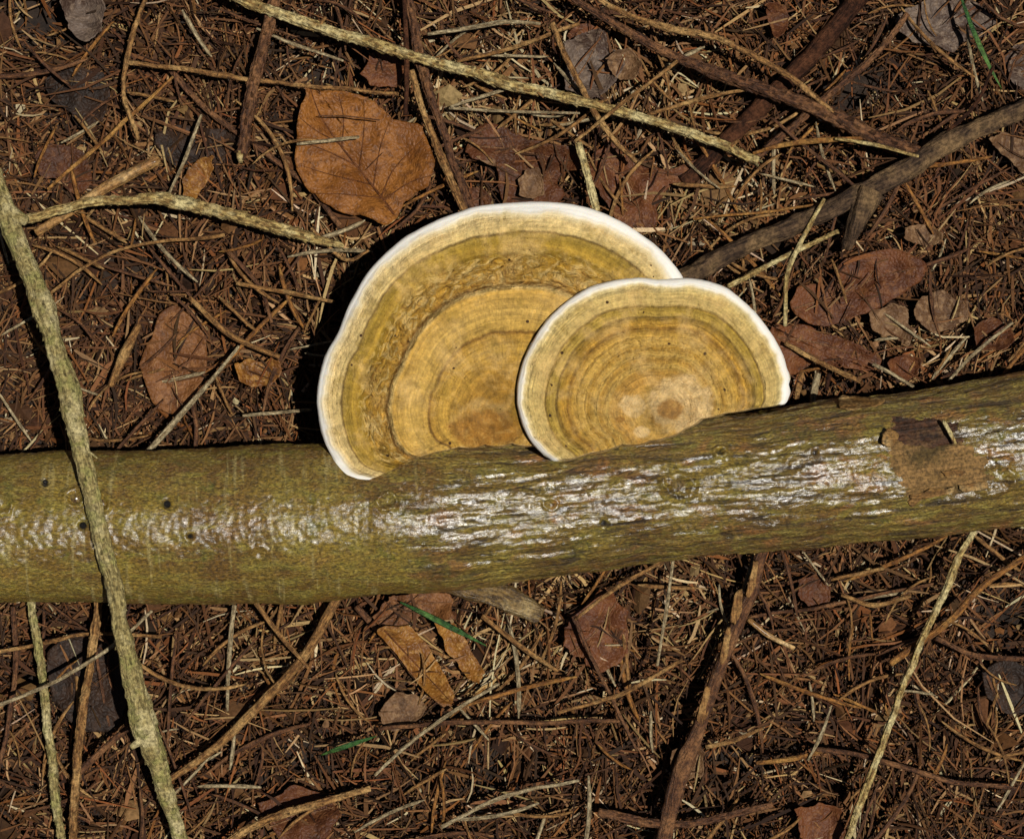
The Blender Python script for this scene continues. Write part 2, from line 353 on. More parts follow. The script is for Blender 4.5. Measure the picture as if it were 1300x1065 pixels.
def stick(name, label, cat, pts, w, z, mat, kind='plain', group=None, parts=None, seg=None, seed=None, sub='stem', flat=1.0, wig=1.0, pegm=None, peg=1.0, rough=None):
    """pts picture points (px, py[, z]); w widths in px (scalar or list), z height of the underside-ish centre"""
    global _sd; _sd += 1; seed = seed or _sd
    pts = [(p[0], p[1], p[2] if len(p) > 2 else z) for p in pts]
    W = list(w) if isinstance(w, (list, tuple)) else [w, w]
    P = np.array(pts, float)
    ln = np.linalg.norm(np.diff(P[:, :2], axis=0), axis=1).sum(); n = max(8, int(ln/(3 if kind == 'ribbed' or rough else 7)))
    Q = crom(P, n); s = np.linspace(0, 1, n)
    ww = np.interp(s, np.linspace(0, 1, len(W)), W)
    nx = wig*min(3.0, ln*.008)*noise(s*ln/45, s*0+seed, seed, 3)
    d = np.gradient(Q[:, :2], axis=0); d /= np.linalg.norm(d, axis=1)[:, None]
    Q[:, 0] += -d[:, 1]*nx; Q[:, 1] += d[:, 0]*nx
    path = at(Q[:, 0], Q[:, 1], Q[:, 2]); rad = ww/2*sc(Q[:, 2])
    rad = rad*(1+.10*noise(s*ln/18, s*0+seed*3, seed+7, 2))
    if kind == 'ribbed': rad = rad*(1+.16*np.maximum(0, noise(s*ln/60, s*0, seed+2))**2*2)
    seg = seg or (22 if kind == 'ribbed' and ww.max() > 7 else 14 if kind == 'ribbed' else 8 if ww.max() < 10 else 14)
    t = thing(name, label, cat, path[n//2], group)
    me, S, U, T, L = tube_mesh(sub, path, rad, seg, 7 if kind == 'ribbed' else 0, .42 if rough is None else .2, rough or .10, seed, flat)
    link(sub, me, MAT[mat], t)
    if kind == 'ribbed':
        o = link('leaf_pegs', pegs_mesh('leaf_pegs', path, rad, S, U, T, L, .0022 if ww.max() > 9 else .003, peg, seed), MAT[pegm or mat], t); o['kind'] = 'stuff'
    return t, path, rad
_sd = 20

# ---------------------------------------------------------------- the log
LC = np.array([(-420, 676, 94), (-200, 674, 94), (0, 671, 94), (200, 671.5, 96.5), (400, 662, 95), (600, 648, 93), (800, 626, 90), (1000, 606, 93), (1150, 589, 95), (1300, 568, 100), (1500, 540, 104), (1720, 500, 106)])
LZ = .031
nL, nA = 1300, 330
Lp = crom(np.c_[LC[:, :2], LC[:, 2]], nL)
lpath = at(Lp[:, 0], Lp[:, 1], np.full(nL, LZ)); lrad = Lp[:, 2]*sc(LZ)
lrad = lrad*(1+.012*noise(Lp[:, 0]/60, Lp[:, 0]*0, 71, 2))
T = np.gradient(lpath, axis=0); T /= np.linalg.norm(T, axis=1)[:, None]
Sd = np.cross(T, [0, 0, 1.]); Sd /= np.linalg.norm(Sd, axis=1)[:, None]; Ud = np.cross(Sd, T)
ang = np.linspace(-np.pi/2, 3*np.pi/2, nA, endpoint=False)      # seam underneath
A, PX = np.meshgrid(ang, Lp[:, 0]); LLn = np.r_[0, np.cumsum(np.linalg.norm(np.diff(lpath, axis=0), axis=1))]
_, LU = np.meshgrid(ang, LLn)
R0 = lrad[:, None]*np.ones_like(A); AR = A*.0228
def log_v(R): return lpath[:, None]+R[..., None]*(np.cos(A)[..., None]*Sd[:, None]+np.sin(A)[..., None]*Ud[:, None])
def proj(V):
    q = (V-np.array(CAM)) @ RM; return 650+q[..., 0]/-q[..., 2]/TANH*650, 532.5-q[..., 1]/-q[..., 2]/TANH*650
V0 = log_v(R0); QX, QY = proj(V0); top = np.sin(A) > 0
right = sstep(430, 640, PX+40*noise(LU*60, AR*80, 3, 2))
h = .0010*noise(LU*40, AR*55, 21, 2) + .0013*noise(LU*14, AR*18, 20)
h += right*(.00070*noise(LU*60, AR*430, 22, 3) + .00035*noise(LU*160, AR*600, 23, 2))
h += (1-right)*(.00022*noise(LU*480, AR*420, 24, 2) + .00020*np.maximum(0, noise(LU*330, AR*40, 25)-.25)*2)
h += .00025*noise(LU*700, AR*750, 26, 2)
h -= .0010*sstep(.35, .8, noise(LU*24, AR*30, 27, 2))*right
pit = 0*h
KNOTS = [(95, 633, 11, .9), (128, 640, 12, .9), (3, 640, 12, .9), (491, 638, 11, 1.0), (861, 617, 17, .7), (915, 573, 8, .9), (1262, 605, 22, .8), (700, 640, 8, .5), (330, 700, 9, .4)]
for kx, ky, kr, ka in KNOTS:
    d = np.hypot((QX-kx)*.85, (QY-ky))/kr + .38*noise(QX/9, QY/9, int(kx)+1, 3)
    f = np.where(top, 1, 0)
    h += f*ka*(.0011*np.exp(-((d-.85)/.35)**2) - .0012*np.exp(-(d/.45)**2) + .0003*np.sin(d*9)*np.exp(-(d/1.6)**2))
for kx, ky, kr in [(212, 640, 5), (105, 667, 5), (241, 681, 3.2), (767, 665, 4), (913, 572, 3), (57, 612, 4), (1035, 573, 3.5), (893, 545, 1)]:
    d = np.hypot(QX-kx, QY-ky)/kr; f = np.where(top, 1, 0)
    h -= f*.0014*np.exp(-d**4*.7); pit = np.maximum(pit, f*np.exp(-d**4*.8))
# peeled patch: an irregular outline given by picture points
def inpoly(px, py, poly):
    poly = np.asarray(poly, float); c = np.zeros(np.shape(px), bool); j = len(poly)-1
    for i in range(len(poly)):
        xi, yi = poly[i]; xj, yj = poly[j]
        c ^= ((yi > py) != (yj > py)) & (px < (xj-xi)*(py-yi)/(yj-yi+1e-12)+xi); j = i
    return c
wx = QX+22*noise(QX/50, QY/8, 91, 4)+7*noise(QX/12, QY/9, 94, 3); wy = QY+9*noise(QX/22, QY/12, 92, 4)
PEEL = [(1124, 524), (1165, 528), (1212, 533), (1216, 562), (1246, 572), (1252, 592), (1262, 612), (1226, 622), (1190, 634), (1156, 640), (1142, 618), (1136, 596), (1128, 572), (1122, 552)]
DARKP = [(1124, 524), (1212, 531), (1215, 562), (1180, 570), (1150, 565), (1140, 560), (1128, 548)]
peel = inpoly(wx, wy, PEEL) & top
dpe = inpoly(wx, wy, DARKP) & top
def blur(a, k):
    for _ in range(2):
        for ax in (0, 1): a = sum(np.roll(a, i, ax) for i in range(-k, k+1))/(2*k+1)
    return a
pb = blur(peel.astype(float), 2); db = blur(dpe.astype(float), 3)
h = h*(1-pb) + pb*(-.0009+.00040*noise(LU*70, AR*600, 31, 3)); h = h-db*(.0010+.0007*noise(LU*150, AR*400, 33, 3))
V = log_v(R0+h); vid = np.arange(nL*nA).reshape(nL, nA)
uvL = np.stack([LU, AR], -1).reshape(-1, 2)
# fold the seam: wrap faces
FF = grid_faces(nL, nA, True)[:, ::-1]
pm = peel.ravel(); dm = dpe.ravel(); cnt = pm[FF].sum(1) >= 2; dcnt = dm[FF].sum(1) >= 2
log = thing('fallen_log', 'wet olive-brown log lying across the whole picture with two fungi growing on it', 'log', (0, lpath[nL//2][1], LZ-.022))
def sub(name, mask, mat):
    f = FF[mask]; u, inv = np.unique(f, return_inverse=True)
    me = mesh_np(name, V.reshape(-1, 3)[u], inv.reshape(f.shape), True, uvL[u], None, dict(rough_end=right.ravel()[u], pit=pit.ravel()[u]))
    return link(name, me, mat, log)
sub('bark', ~cnt & ~dcnt, MAT['bark'])
o = sub('exposed_wood', cnt & ~dcnt, MAT['expo']); o['label'] = 'tan bare wood where the bark has peeled off'
o = sub('exposed_wood', dcnt, MAT['expo_dark']); o['label'] = 'dark rotten hollow in the bare wood'
for i_ in (0, nL-1):
    ring_ = V[i_]; c_ = ring_.mean(0); n_ = len(ring_); ks = np.linspace(1, .02, 8)[:, None, None]
    VE = (c_+(ring_-c_)*ks); VE = VE + T[i_]*(.0008*noise(VE[..., 1]*400, VE[..., 2]*400, 8, 2))[..., None]*(ks < 1)
    FE = grid_faces(8, n_, True); link('cut_end', mesh_np('cut_end', VE.reshape(-1, 3), FE if i_ else FE[:, ::-1], True, VE.reshape(-1, 3)[:, 1:]), MAT['expo'], log)
def log_z(px, py):
    """height of the log's top surface seen at a picture point"""
    c = np.interp(px, Lp[:, 0], Lp[:, 1]); r = np.interp(px, Lp[:, 0], Lp[:, 2]); d = np.clip((py-c)/r, -.985, .985)
    return LZ + r*sc(LZ)*np.sqrt(1-d*d)
def plate(name, poly, zf, th, mat, parent=None, lift=0.0, curl=None, nr=7, na=48, seed=0):
    """a thin uneven plate: outline in picture points, height function zf(px,py)"""
    poly = np.asarray(poly, float); c = poly.mean(0)
    pl = np.vstack([poly, poly[:1]]); s = np.linspace(0, len(poly), na, endpoint=False); i = s.astype(int); f = (s-i)[:, None]
    E0 = pl[i]*(1-f)+pl[i+1]*f; N_ = len(poly); a_, b_, c_, e_ = poly[(i-1) % N_], poly[i % N_], poly[(i+1) % N_], poly[(i+2) % N_]
    E = .5*((2*b_)+(-a_+c_)*f+(2*a_-5*b_+4*c_-e_)*f*f+(-a_+3*b_-3*c_+e_)*f**3)
    sz = np.ptp(poly, axis=0).mean(); am = .035 if sz > 100 else .11; E = .45*E+.55*E0
    E = E + .9*np.stack([noise(s*1.7, s*0, seed+1, 4), noise(s*1.7, s*0+9, seed+2, 4)], -1)*sz*am
    k = np.linspace(.02, 1, nr)[:, None, None]; G = c+(E-c)*k
    z = zf(G[..., 0], G[..., 1])+lift
    if curl is not None: z = z+curl(G[..., 0], G[..., 1], k[..., 0])
    Tp = at(G[..., 0], G[..., 1], z); Bt = Tp.copy(); Bt[..., 2] -= th
    V_ = np.vstack([Tp.reshape(-1, 3), Bt.reshape(-1, 3)[::1]])
    m_ = nr*na; f1 = grid_faces(nr, na, True); f2 = grid_faces(nr, na, True, m_)[:, ::-1]
    j = np.arange(na); j2 = (j+1) % na; b = (nr-1)*na
    rim = np.stack([b+j, b+j2, m_+b+j2, m_+b+j], -1)
    # close the centre
    i0 = np.arange(na//2-1); ctr = np.stack([i0, i0+1, na-2-i0, na-1-i0], -1)
    Fc = np.vstack([f1, f2, rim, ctr[:, ::-1], ctr+m_])
    me = mesh_np(name, V_, Fc[:, ::-1] if np.cross(E[1]-E[0], c-E[0]) > 0 else Fc, True, V_[:, :2])
    return link(name, me, mat, parent)
for q, (poly, mt, lf, lab) in enumerate([
    ([(1122, 552), (1128, 543), (1141, 552), (1139, 563), (1130, 568), (1121, 563)], 'flake', .0016, 'curled golden bark flake at the left edge of the bare wood'),
    ([(1066, 503), (1085, 503), (1122, 507), (1120, 515), (1100, 517), (1084, 520), (1066, 519)], 'flake', .0009, 'small tan bark chip on the upper edge of the log'),
    ([(1156, 628), (1180, 622), (1210, 618), (1210, 626), (1178, 632), (1158, 637)], 'flake', .0008, 'pale strip of bark below the bare wood'),
    ([(1218, 617), (1252, 612), (1254, 619), (1226, 625)], 'flake', .0008, None),
    ([(1153, 637), (1166, 630), (1171, 634), (1158, 644)], 'flake', .0009, None),
    ([(1196, 533), (1201, 535), (1215, 562), (1211, 563)], 'pale', .0008, None),
    ([(1196, 600), (1210, 596), (1226, 598), (1222, 604), (1204, 606)], 'flake', .0003, None)]):
    o = plate('bark_flake', poly, log_z, .0007, MAT[mt], log, lf, seed=q*7)
    if lab: o['label'] = lab
def dome(name, px, py, r, mat, parent, hz=.5):
    z = float(log_z(px, py)); c = at(px, py, z); rr = r*sc(z); n, m_ = 5, 12
    a = np.linspace(0, 2*np.pi, m_, endpoint=False); V_ = []
    for k in range(n):
        e = k/(n-1)*np.pi*.46; V_ += [(c[0]+rr*np.cos(e)*np.cos(t_), c[1]+rr*np.cos(e)*np.sin(t_), c[2]-.0009+rr*hz*np.sin(e)) for t_ in a]
    return link(name, mesh_np(name, V_, grid_faces(n, m_, True), True, np.array(V_)[:, :2]), mat, parent)
for px, py, r in [(212, 640, 4.6), (105, 667, 4.2), (241, 681, 2.8), (767, 665, 3.2), (57, 612, 3.2)]: dome('black_pit', px, py, r, MAT['pit'], log)
for px, py, r in [(95, 633, 6), (128, 640, 6.5), (491, 638, 6), (861, 617, 11)]: dome('knot', px, py, r, MAT['knot'], log, .35)

# ---------------------------------------------------------------- bracket fungi
def radial(c, pts, n=720, smooth=7):
    pts = np.asarray(pts, float); d = pts-np.array(c); a = np.arctan2(-d[:, 1], d[:, 0]) % (2*np.pi); r = np.hypot(d[:, 0], d[:, 1])
    o_ = np.argsort(a); a = a[o_]; r = r[o_]; aa = np.linspace(0, 2*np.pi, n, endpoint=False)
    rr = np.interp(aa, a, r, period=2*np.pi)
    if smooth:
        k = np.hanning(smooth+2)[1:-1]; k /= k.sum(); rr = np.convolve(np.r_[rr[-smooth:], rr, rr[:smooth]], k, 'same')[smooth:-smooth]
    return aa, rr
def bracket(name, label, kind, outer, base, virt, rc, mc, z0, dome_h, relief, th0, specials):
    aV, rV = radial(rc, outer+virt, 720, 17)
    aR, rR = radial(mc, outer+base, 1440, 5)
    nT, nS = 640, 150
    th = np.linspace(0, 2*np.pi, nT, endpoint=False)
    wav = 1+.006*noise(np.cos(th)*8+3, np.sin(th)*8, 51, 4)
    R = np.interp(th, aR, rR, period=2*np.pi)*wav
    s = np.r_[np.linspace(.004, .86, 104), np.linspace(.866, 1.0, 46)]
    G = np.stack([mc[0]+s[:, None]*R*np.cos(th), mc[1]-s[:, None]*R*np.sin(th)], -1)
    def ring(P):
        d = P-np.array(rc); a = np.arctan2(-d[..., 1], d[..., 0]) % (2*np.pi); r = np.hypot(d[..., 0], d[..., 1])
        w = np.interp(a, th, wav, period=2*np.pi)
        return r/(np.interp(a, aV, rV, period=2*np.pi)*w), a
    t, a = ring(G); t = np.minimum(t, 1.0)
    jag = (.012*noise(np.cos(a)*9, np.sin(a)*9+3, 61, 3)+.006*noise(np.cos(a)*30, np.sin(a)*30, 62, 2))
    tj = t+jag*np.clip((.93-t)*6, 0, 1)
    base_edge = sstep(.99, .90, np.interp(th, th, t[-1]))[None]*np.ones_like(t)     # 1 where the edge is the attached one
    S_ = s[:, None]*np.ones_like(t)
    rel = relief(tj, a, G)
    z = z0+dome_h*(1-t**2)+rel*np.clip((1-t)*12, .25, 1)
    drop = np.clip((1-t)/.035, 0, 1); z -= .0022*(1-np.sqrt(np.clip(1-(1-drop)**2, 0, 1)))*(1-base_edge)
    _l = log_z(G[..., 0], G[..., 1])+.0012; z = .5*(z+_l+np.sqrt((z-_l)**2+.0018**2))*(_l > .034)+z*(_l <= .034)
    lz = np.minimum(log_z(G[..., 0], G[..., 1])-.0008, z)
    e = sstep(.955, 1.0, S_)*base_edge; z = z*(1-e)+lz*e
    Vt = at(G[..., 0], G[..., 1], z)
    core = np.zeros_like(t); corep = np.zeros_like(t)
    for (cx, cy, rx, ry, kk) in specials:
        d = np.hypot((G[..., 0]-cx)/rx, (G[..., 1]-cy)/ry)+.22*noise(G[..., 0]/9, G[..., 1]/9, int(cx), 3)
        if kk == 'd': core = np.maximum(core, sstep(1.1, .7, d))
        else: corep = np.maximum(corep, sstep(1.1, .75, d))
    corep = np.maximum(corep, .75*base_edge*sstep(.93, .975, S_+.03*noise(G[..., 0]/10, G[..., 1]/10, 5, 2)))
    uv = np.stack([t, a/(2*np.pi)], -1).reshape(-1, 2)
    tcol = t+(.030*noise(np.cos(a)*8, np.sin(a)*8, 64, 6))*sstep(.85, .95, t)
    F = grid_faces(nS, nT, True)
    root = thing(name, label, 'fungus', at(mc[0], mc[1], z0-.012))
    tf = t.ravel(); fm = (tf[F].mean(1) > .955)
    VV = Vt.reshape(-1, 3)
    # close the middle with a fan to the centre
    def put(nm, mask, mat, extra=None):
        f = F[mask]; u, inv = np.unique(f, return_inverse=True)
        return link(nm, mesh_np(nm, VV[u], inv.reshape(f.shape), True, uv[u], None, dict(ring=tcol.ravel()[u], core_dark=core.ravel()[u], core_pale=corep.ravel()[u])), mat, root)
    put('cap', ~fm, MAT['cap_'+kind]); put('white_margin', fm, MAT['cap_'+kind])
    # pore surface beneath: thick at the attachment, thin at the rim
    k = np.arange(0, nS, 5); k = np.r_[k, nS-1]; Gu = G[k]; tu = t[k]; Su = S_[k]
    thick = th0*(1-tu)**.8+.0016*np.sqrt(np.clip(1-tu, 0, 1)*12).clip(0, 1)
    zu = z[k]-thick
    be = base_edge[k]*sstep(.6, 1, Su); zu = zu-be*.006
    zu[-1] = np.where(base_edge[k][-1] > .5, zu[-1], z[-1])
    Vu = at(Gu[..., 0], Gu[..., 1], zu)
    side = np.vstack([Vu.reshape(-1, 3), VV[-nT:]])
    Fu = grid_faces(len(k), nT, True)[:, ::-1]; b = (len(k)-1)*nT; j = np.arange(nT); j2 = (j+1) % nT; tb = len(k)*nT
    Fu = np.vstack([Fu, np.stack([b+j, b+j2, tb+j2, tb+j], -1)[:, ::-1]])
    link('pore_surface', mesh_np('pore_surface', side, Fu, True, side[:, :2]), MAT['pores'], root)
    return root, (G, z, VV)

def relief_large(t, a, G):
    w = noise(a*26, t*22, 81, 3); fib = noise(a*95, t*9, 82, 2)
    r = .0007*sstep(.395, .425, t) + .0009*sstep(.640, .612, t)*sstep(.46, .60, t) - .0004*np.exp(-((t-.405)/.008)**2)
    r += -.0009*np.exp(-((t-.632)/.010)**2) + .0007*np.exp(-((t-.69)/.05)**2)*(1+1.5*w) + .0009*np.exp(-((t-.69)/.055)**2)*noise(a*50, t*45, 85, 3)
    r += .0003*sstep(.855, .875, t) - .0003*np.exp(-((t-.865)/.006)**2)
    r += .00012*np.sin(t*95+w)*sstep(.2, .4, t) + .00010*fib + .0006*noise(G[..., 0]/55, G[..., 1]/55, 83, 2)
    r += .00025*noise(G[..., 0]/12, G[..., 1]/12, 84, 2)*sstep(.55, .3, t)
    r += .0012*noise(a*5, t*1.2, 86, 2)*sstep(.3, .9, t)
    for c in (.14, .22, .30, .50, .555, .76, .81): r += .00022*sstep(c-.010, c+.010, t+.01*w)-.00018*np.exp(-((t+.01*w-c)/.006)**2)
    return r
def relief_small(t, a, G):
    w = noise(a*26, t*22, 181, 3); fib = noise(a*95, t*9, 182, 2)
    r = .00034*np.sin(t*92+1.0*w)*sstep(.25, .4, t)*sstep(.84, .75, t)
    for c, d in ((.645, .0005), (.725, .0005), (.803, .0005)): r += d*sstep(c-.012, c+.012, t)-.0003*np.exp(-((t-c)/.006)**2)
    r += .00008*fib+.0005*noise(G[..., 0]/50, G[..., 1]/50, 183, 2)+.0008*noise(a*5, t*1.2, 186, 2)*sstep(.3, .9, t)
    d = np.hypot((G[..., 0]-862)/38, (G[..., 1]-520)/34); r += .0016*np.exp(-((d-.75)/.3)**2)-.0012*np.exp(-(d/.45)**2)
    d = np.hypot((G[..., 0]-803)/17, (G[..., 1]-515)/17); r += .0009*np.exp(-d**2)
    r += .00018*noise(G[..., 0]/7, G[..., 1]/7, 184, 2)*sstep(.8, .5, t)
    return r
OL = [(470, 609), (455, 608), (440, 603), (426, 588), (414, 566), (406, 540), (402, 510), (405, 480), (413, 450), (425, 430), (430, 420), (436, 402), (448, 378), (464, 350),
      (486, 326), (512, 303), (542, 285), (580, 270), (615, 261), (650, 257), (690, 256), (725, 259), (752, 265), (780, 277), (808, 293), (832, 311), (852, 332), (866, 350), (880, 385), (884, 425), (872, 475), (850, 512)]
BL = [(484, 604), (502, 596), (512, 589), (530, 581), (552, 575), (580, 569), (615, 566), (650, 564), (700, 560), (760, 552), (820, 530)]
VL = [(520, 690), (640, 730), (760, 680), (840, 590)]
OS = [(703, 585), (690, 578), (676, 564), (664, 542), (656, 512), (657, 486), (664, 458), (677, 431), (695, 405), (720, 383), (748, 365), (778, 356), (810, 353), (835, 355),
      (850, 354), (875, 353), (900, 357), (922, 365), (945, 383), (968, 408), (984, 430), (995, 452), (999, 468), (1004, 479), (1001, 488), (1004, 498), (1000, 510), (996, 514)]
BS = [(722, 585), (746, 577), (764, 574), (788, 566), (825, 561), (845, 557), (871, 545), (893, 532), (923, 525), (960, 519)]
VS = [(740, 640), (835, 668), (930, 630), (985, 570)]
fungusL, capL = bracket('bracket_fungus', 'larger ochre bracket fungus on the log, half tucked behind the smaller one', 'large', OL, BL, VL, (640, 535), (635, 520), .0475, .0045, relief_large, .016,
        [(615, 545, 48, 26, 'd')])
fungusS, capS = bracket('bracket_fungus', 'smaller ochre bracket fungus on the log overlapping the larger one', 'small', OS, BS, VS, (836, 532), (835, 510), .0557, .0030, relief_small, .014,
        [(866, 514, 46, 38, 'p'), (803, 515, 17, 15, 'p'), (815, 548, 11, 8, 'p'), (852, 520, 18, 14, 'd'), (787, 533, 6, 4, 'd')])

# ---------------------------------------------------------------- leaves
def leaf(label, poly, z, mat, mid=None, veins=(), cup=.002, seed=0, cat='leaf', name='dead_leaf', vm='vein', tilt=(0, 0), na=96, group=None, vw=2.2):
    poly = np.asarray(poly, float); c = poly.mean(0); D = np.ptp(poly, axis=0).max()/2
    def zf(px, py):
        u = (px-c[0])/D; v = (py-c[1])/D
        zz = z+tilt[0]*u+tilt[1]*v + cup*(u*u+v*v)*1.3 + .0030*noise(px/34, py/34, seed+300, 2)*min(1, D/40)+.0002*noise(px/9, py/9, seed+301, 2)
        if mid is not None:
            m_ = np.asarray(mid, float); dd = np.full(np.shape(px), 1e9)
            for a_, b_ in zip(m_[:-1], m_[1:]):
                ab = b_-a_; tt = np.clip(((px-a_[0])*ab[0]+(py-a_[1])*ab[1])/(ab@ab), 0, 1)
                dd = np.minimum(dd, np.hypot(px-a_[0]-tt*ab[0], py-a_[1]-tt*ab[1]))
            zz = zz-.0010*np.exp(-(dd/8)**2)
        return zz
    t = thing(name, label, cat, at(c[0], c[1], z), group)
    plate('blade', poly, zf, .00035, MAT[mat], t, 0, nr=16, na=na, seed=seed+11)
    def rib(pts, w, nm):
        q = crom(np.array(pts, float), 14); zz = zf(q[:, 0], q[:, 1])+.00012
        me, *_ = tube_mesh(nm, at(q[:, 0], q[:, 1], zz), np.linspace(w, w*.35, 14)/2*sc(z), 6, seed=seed)
        link(nm, me, MAT[vm], t)
    if mid is not None: rib(mid, vw, 'midrib')
    for v_ in veins: rib(v_, vw*.55, 'vein')
    return t
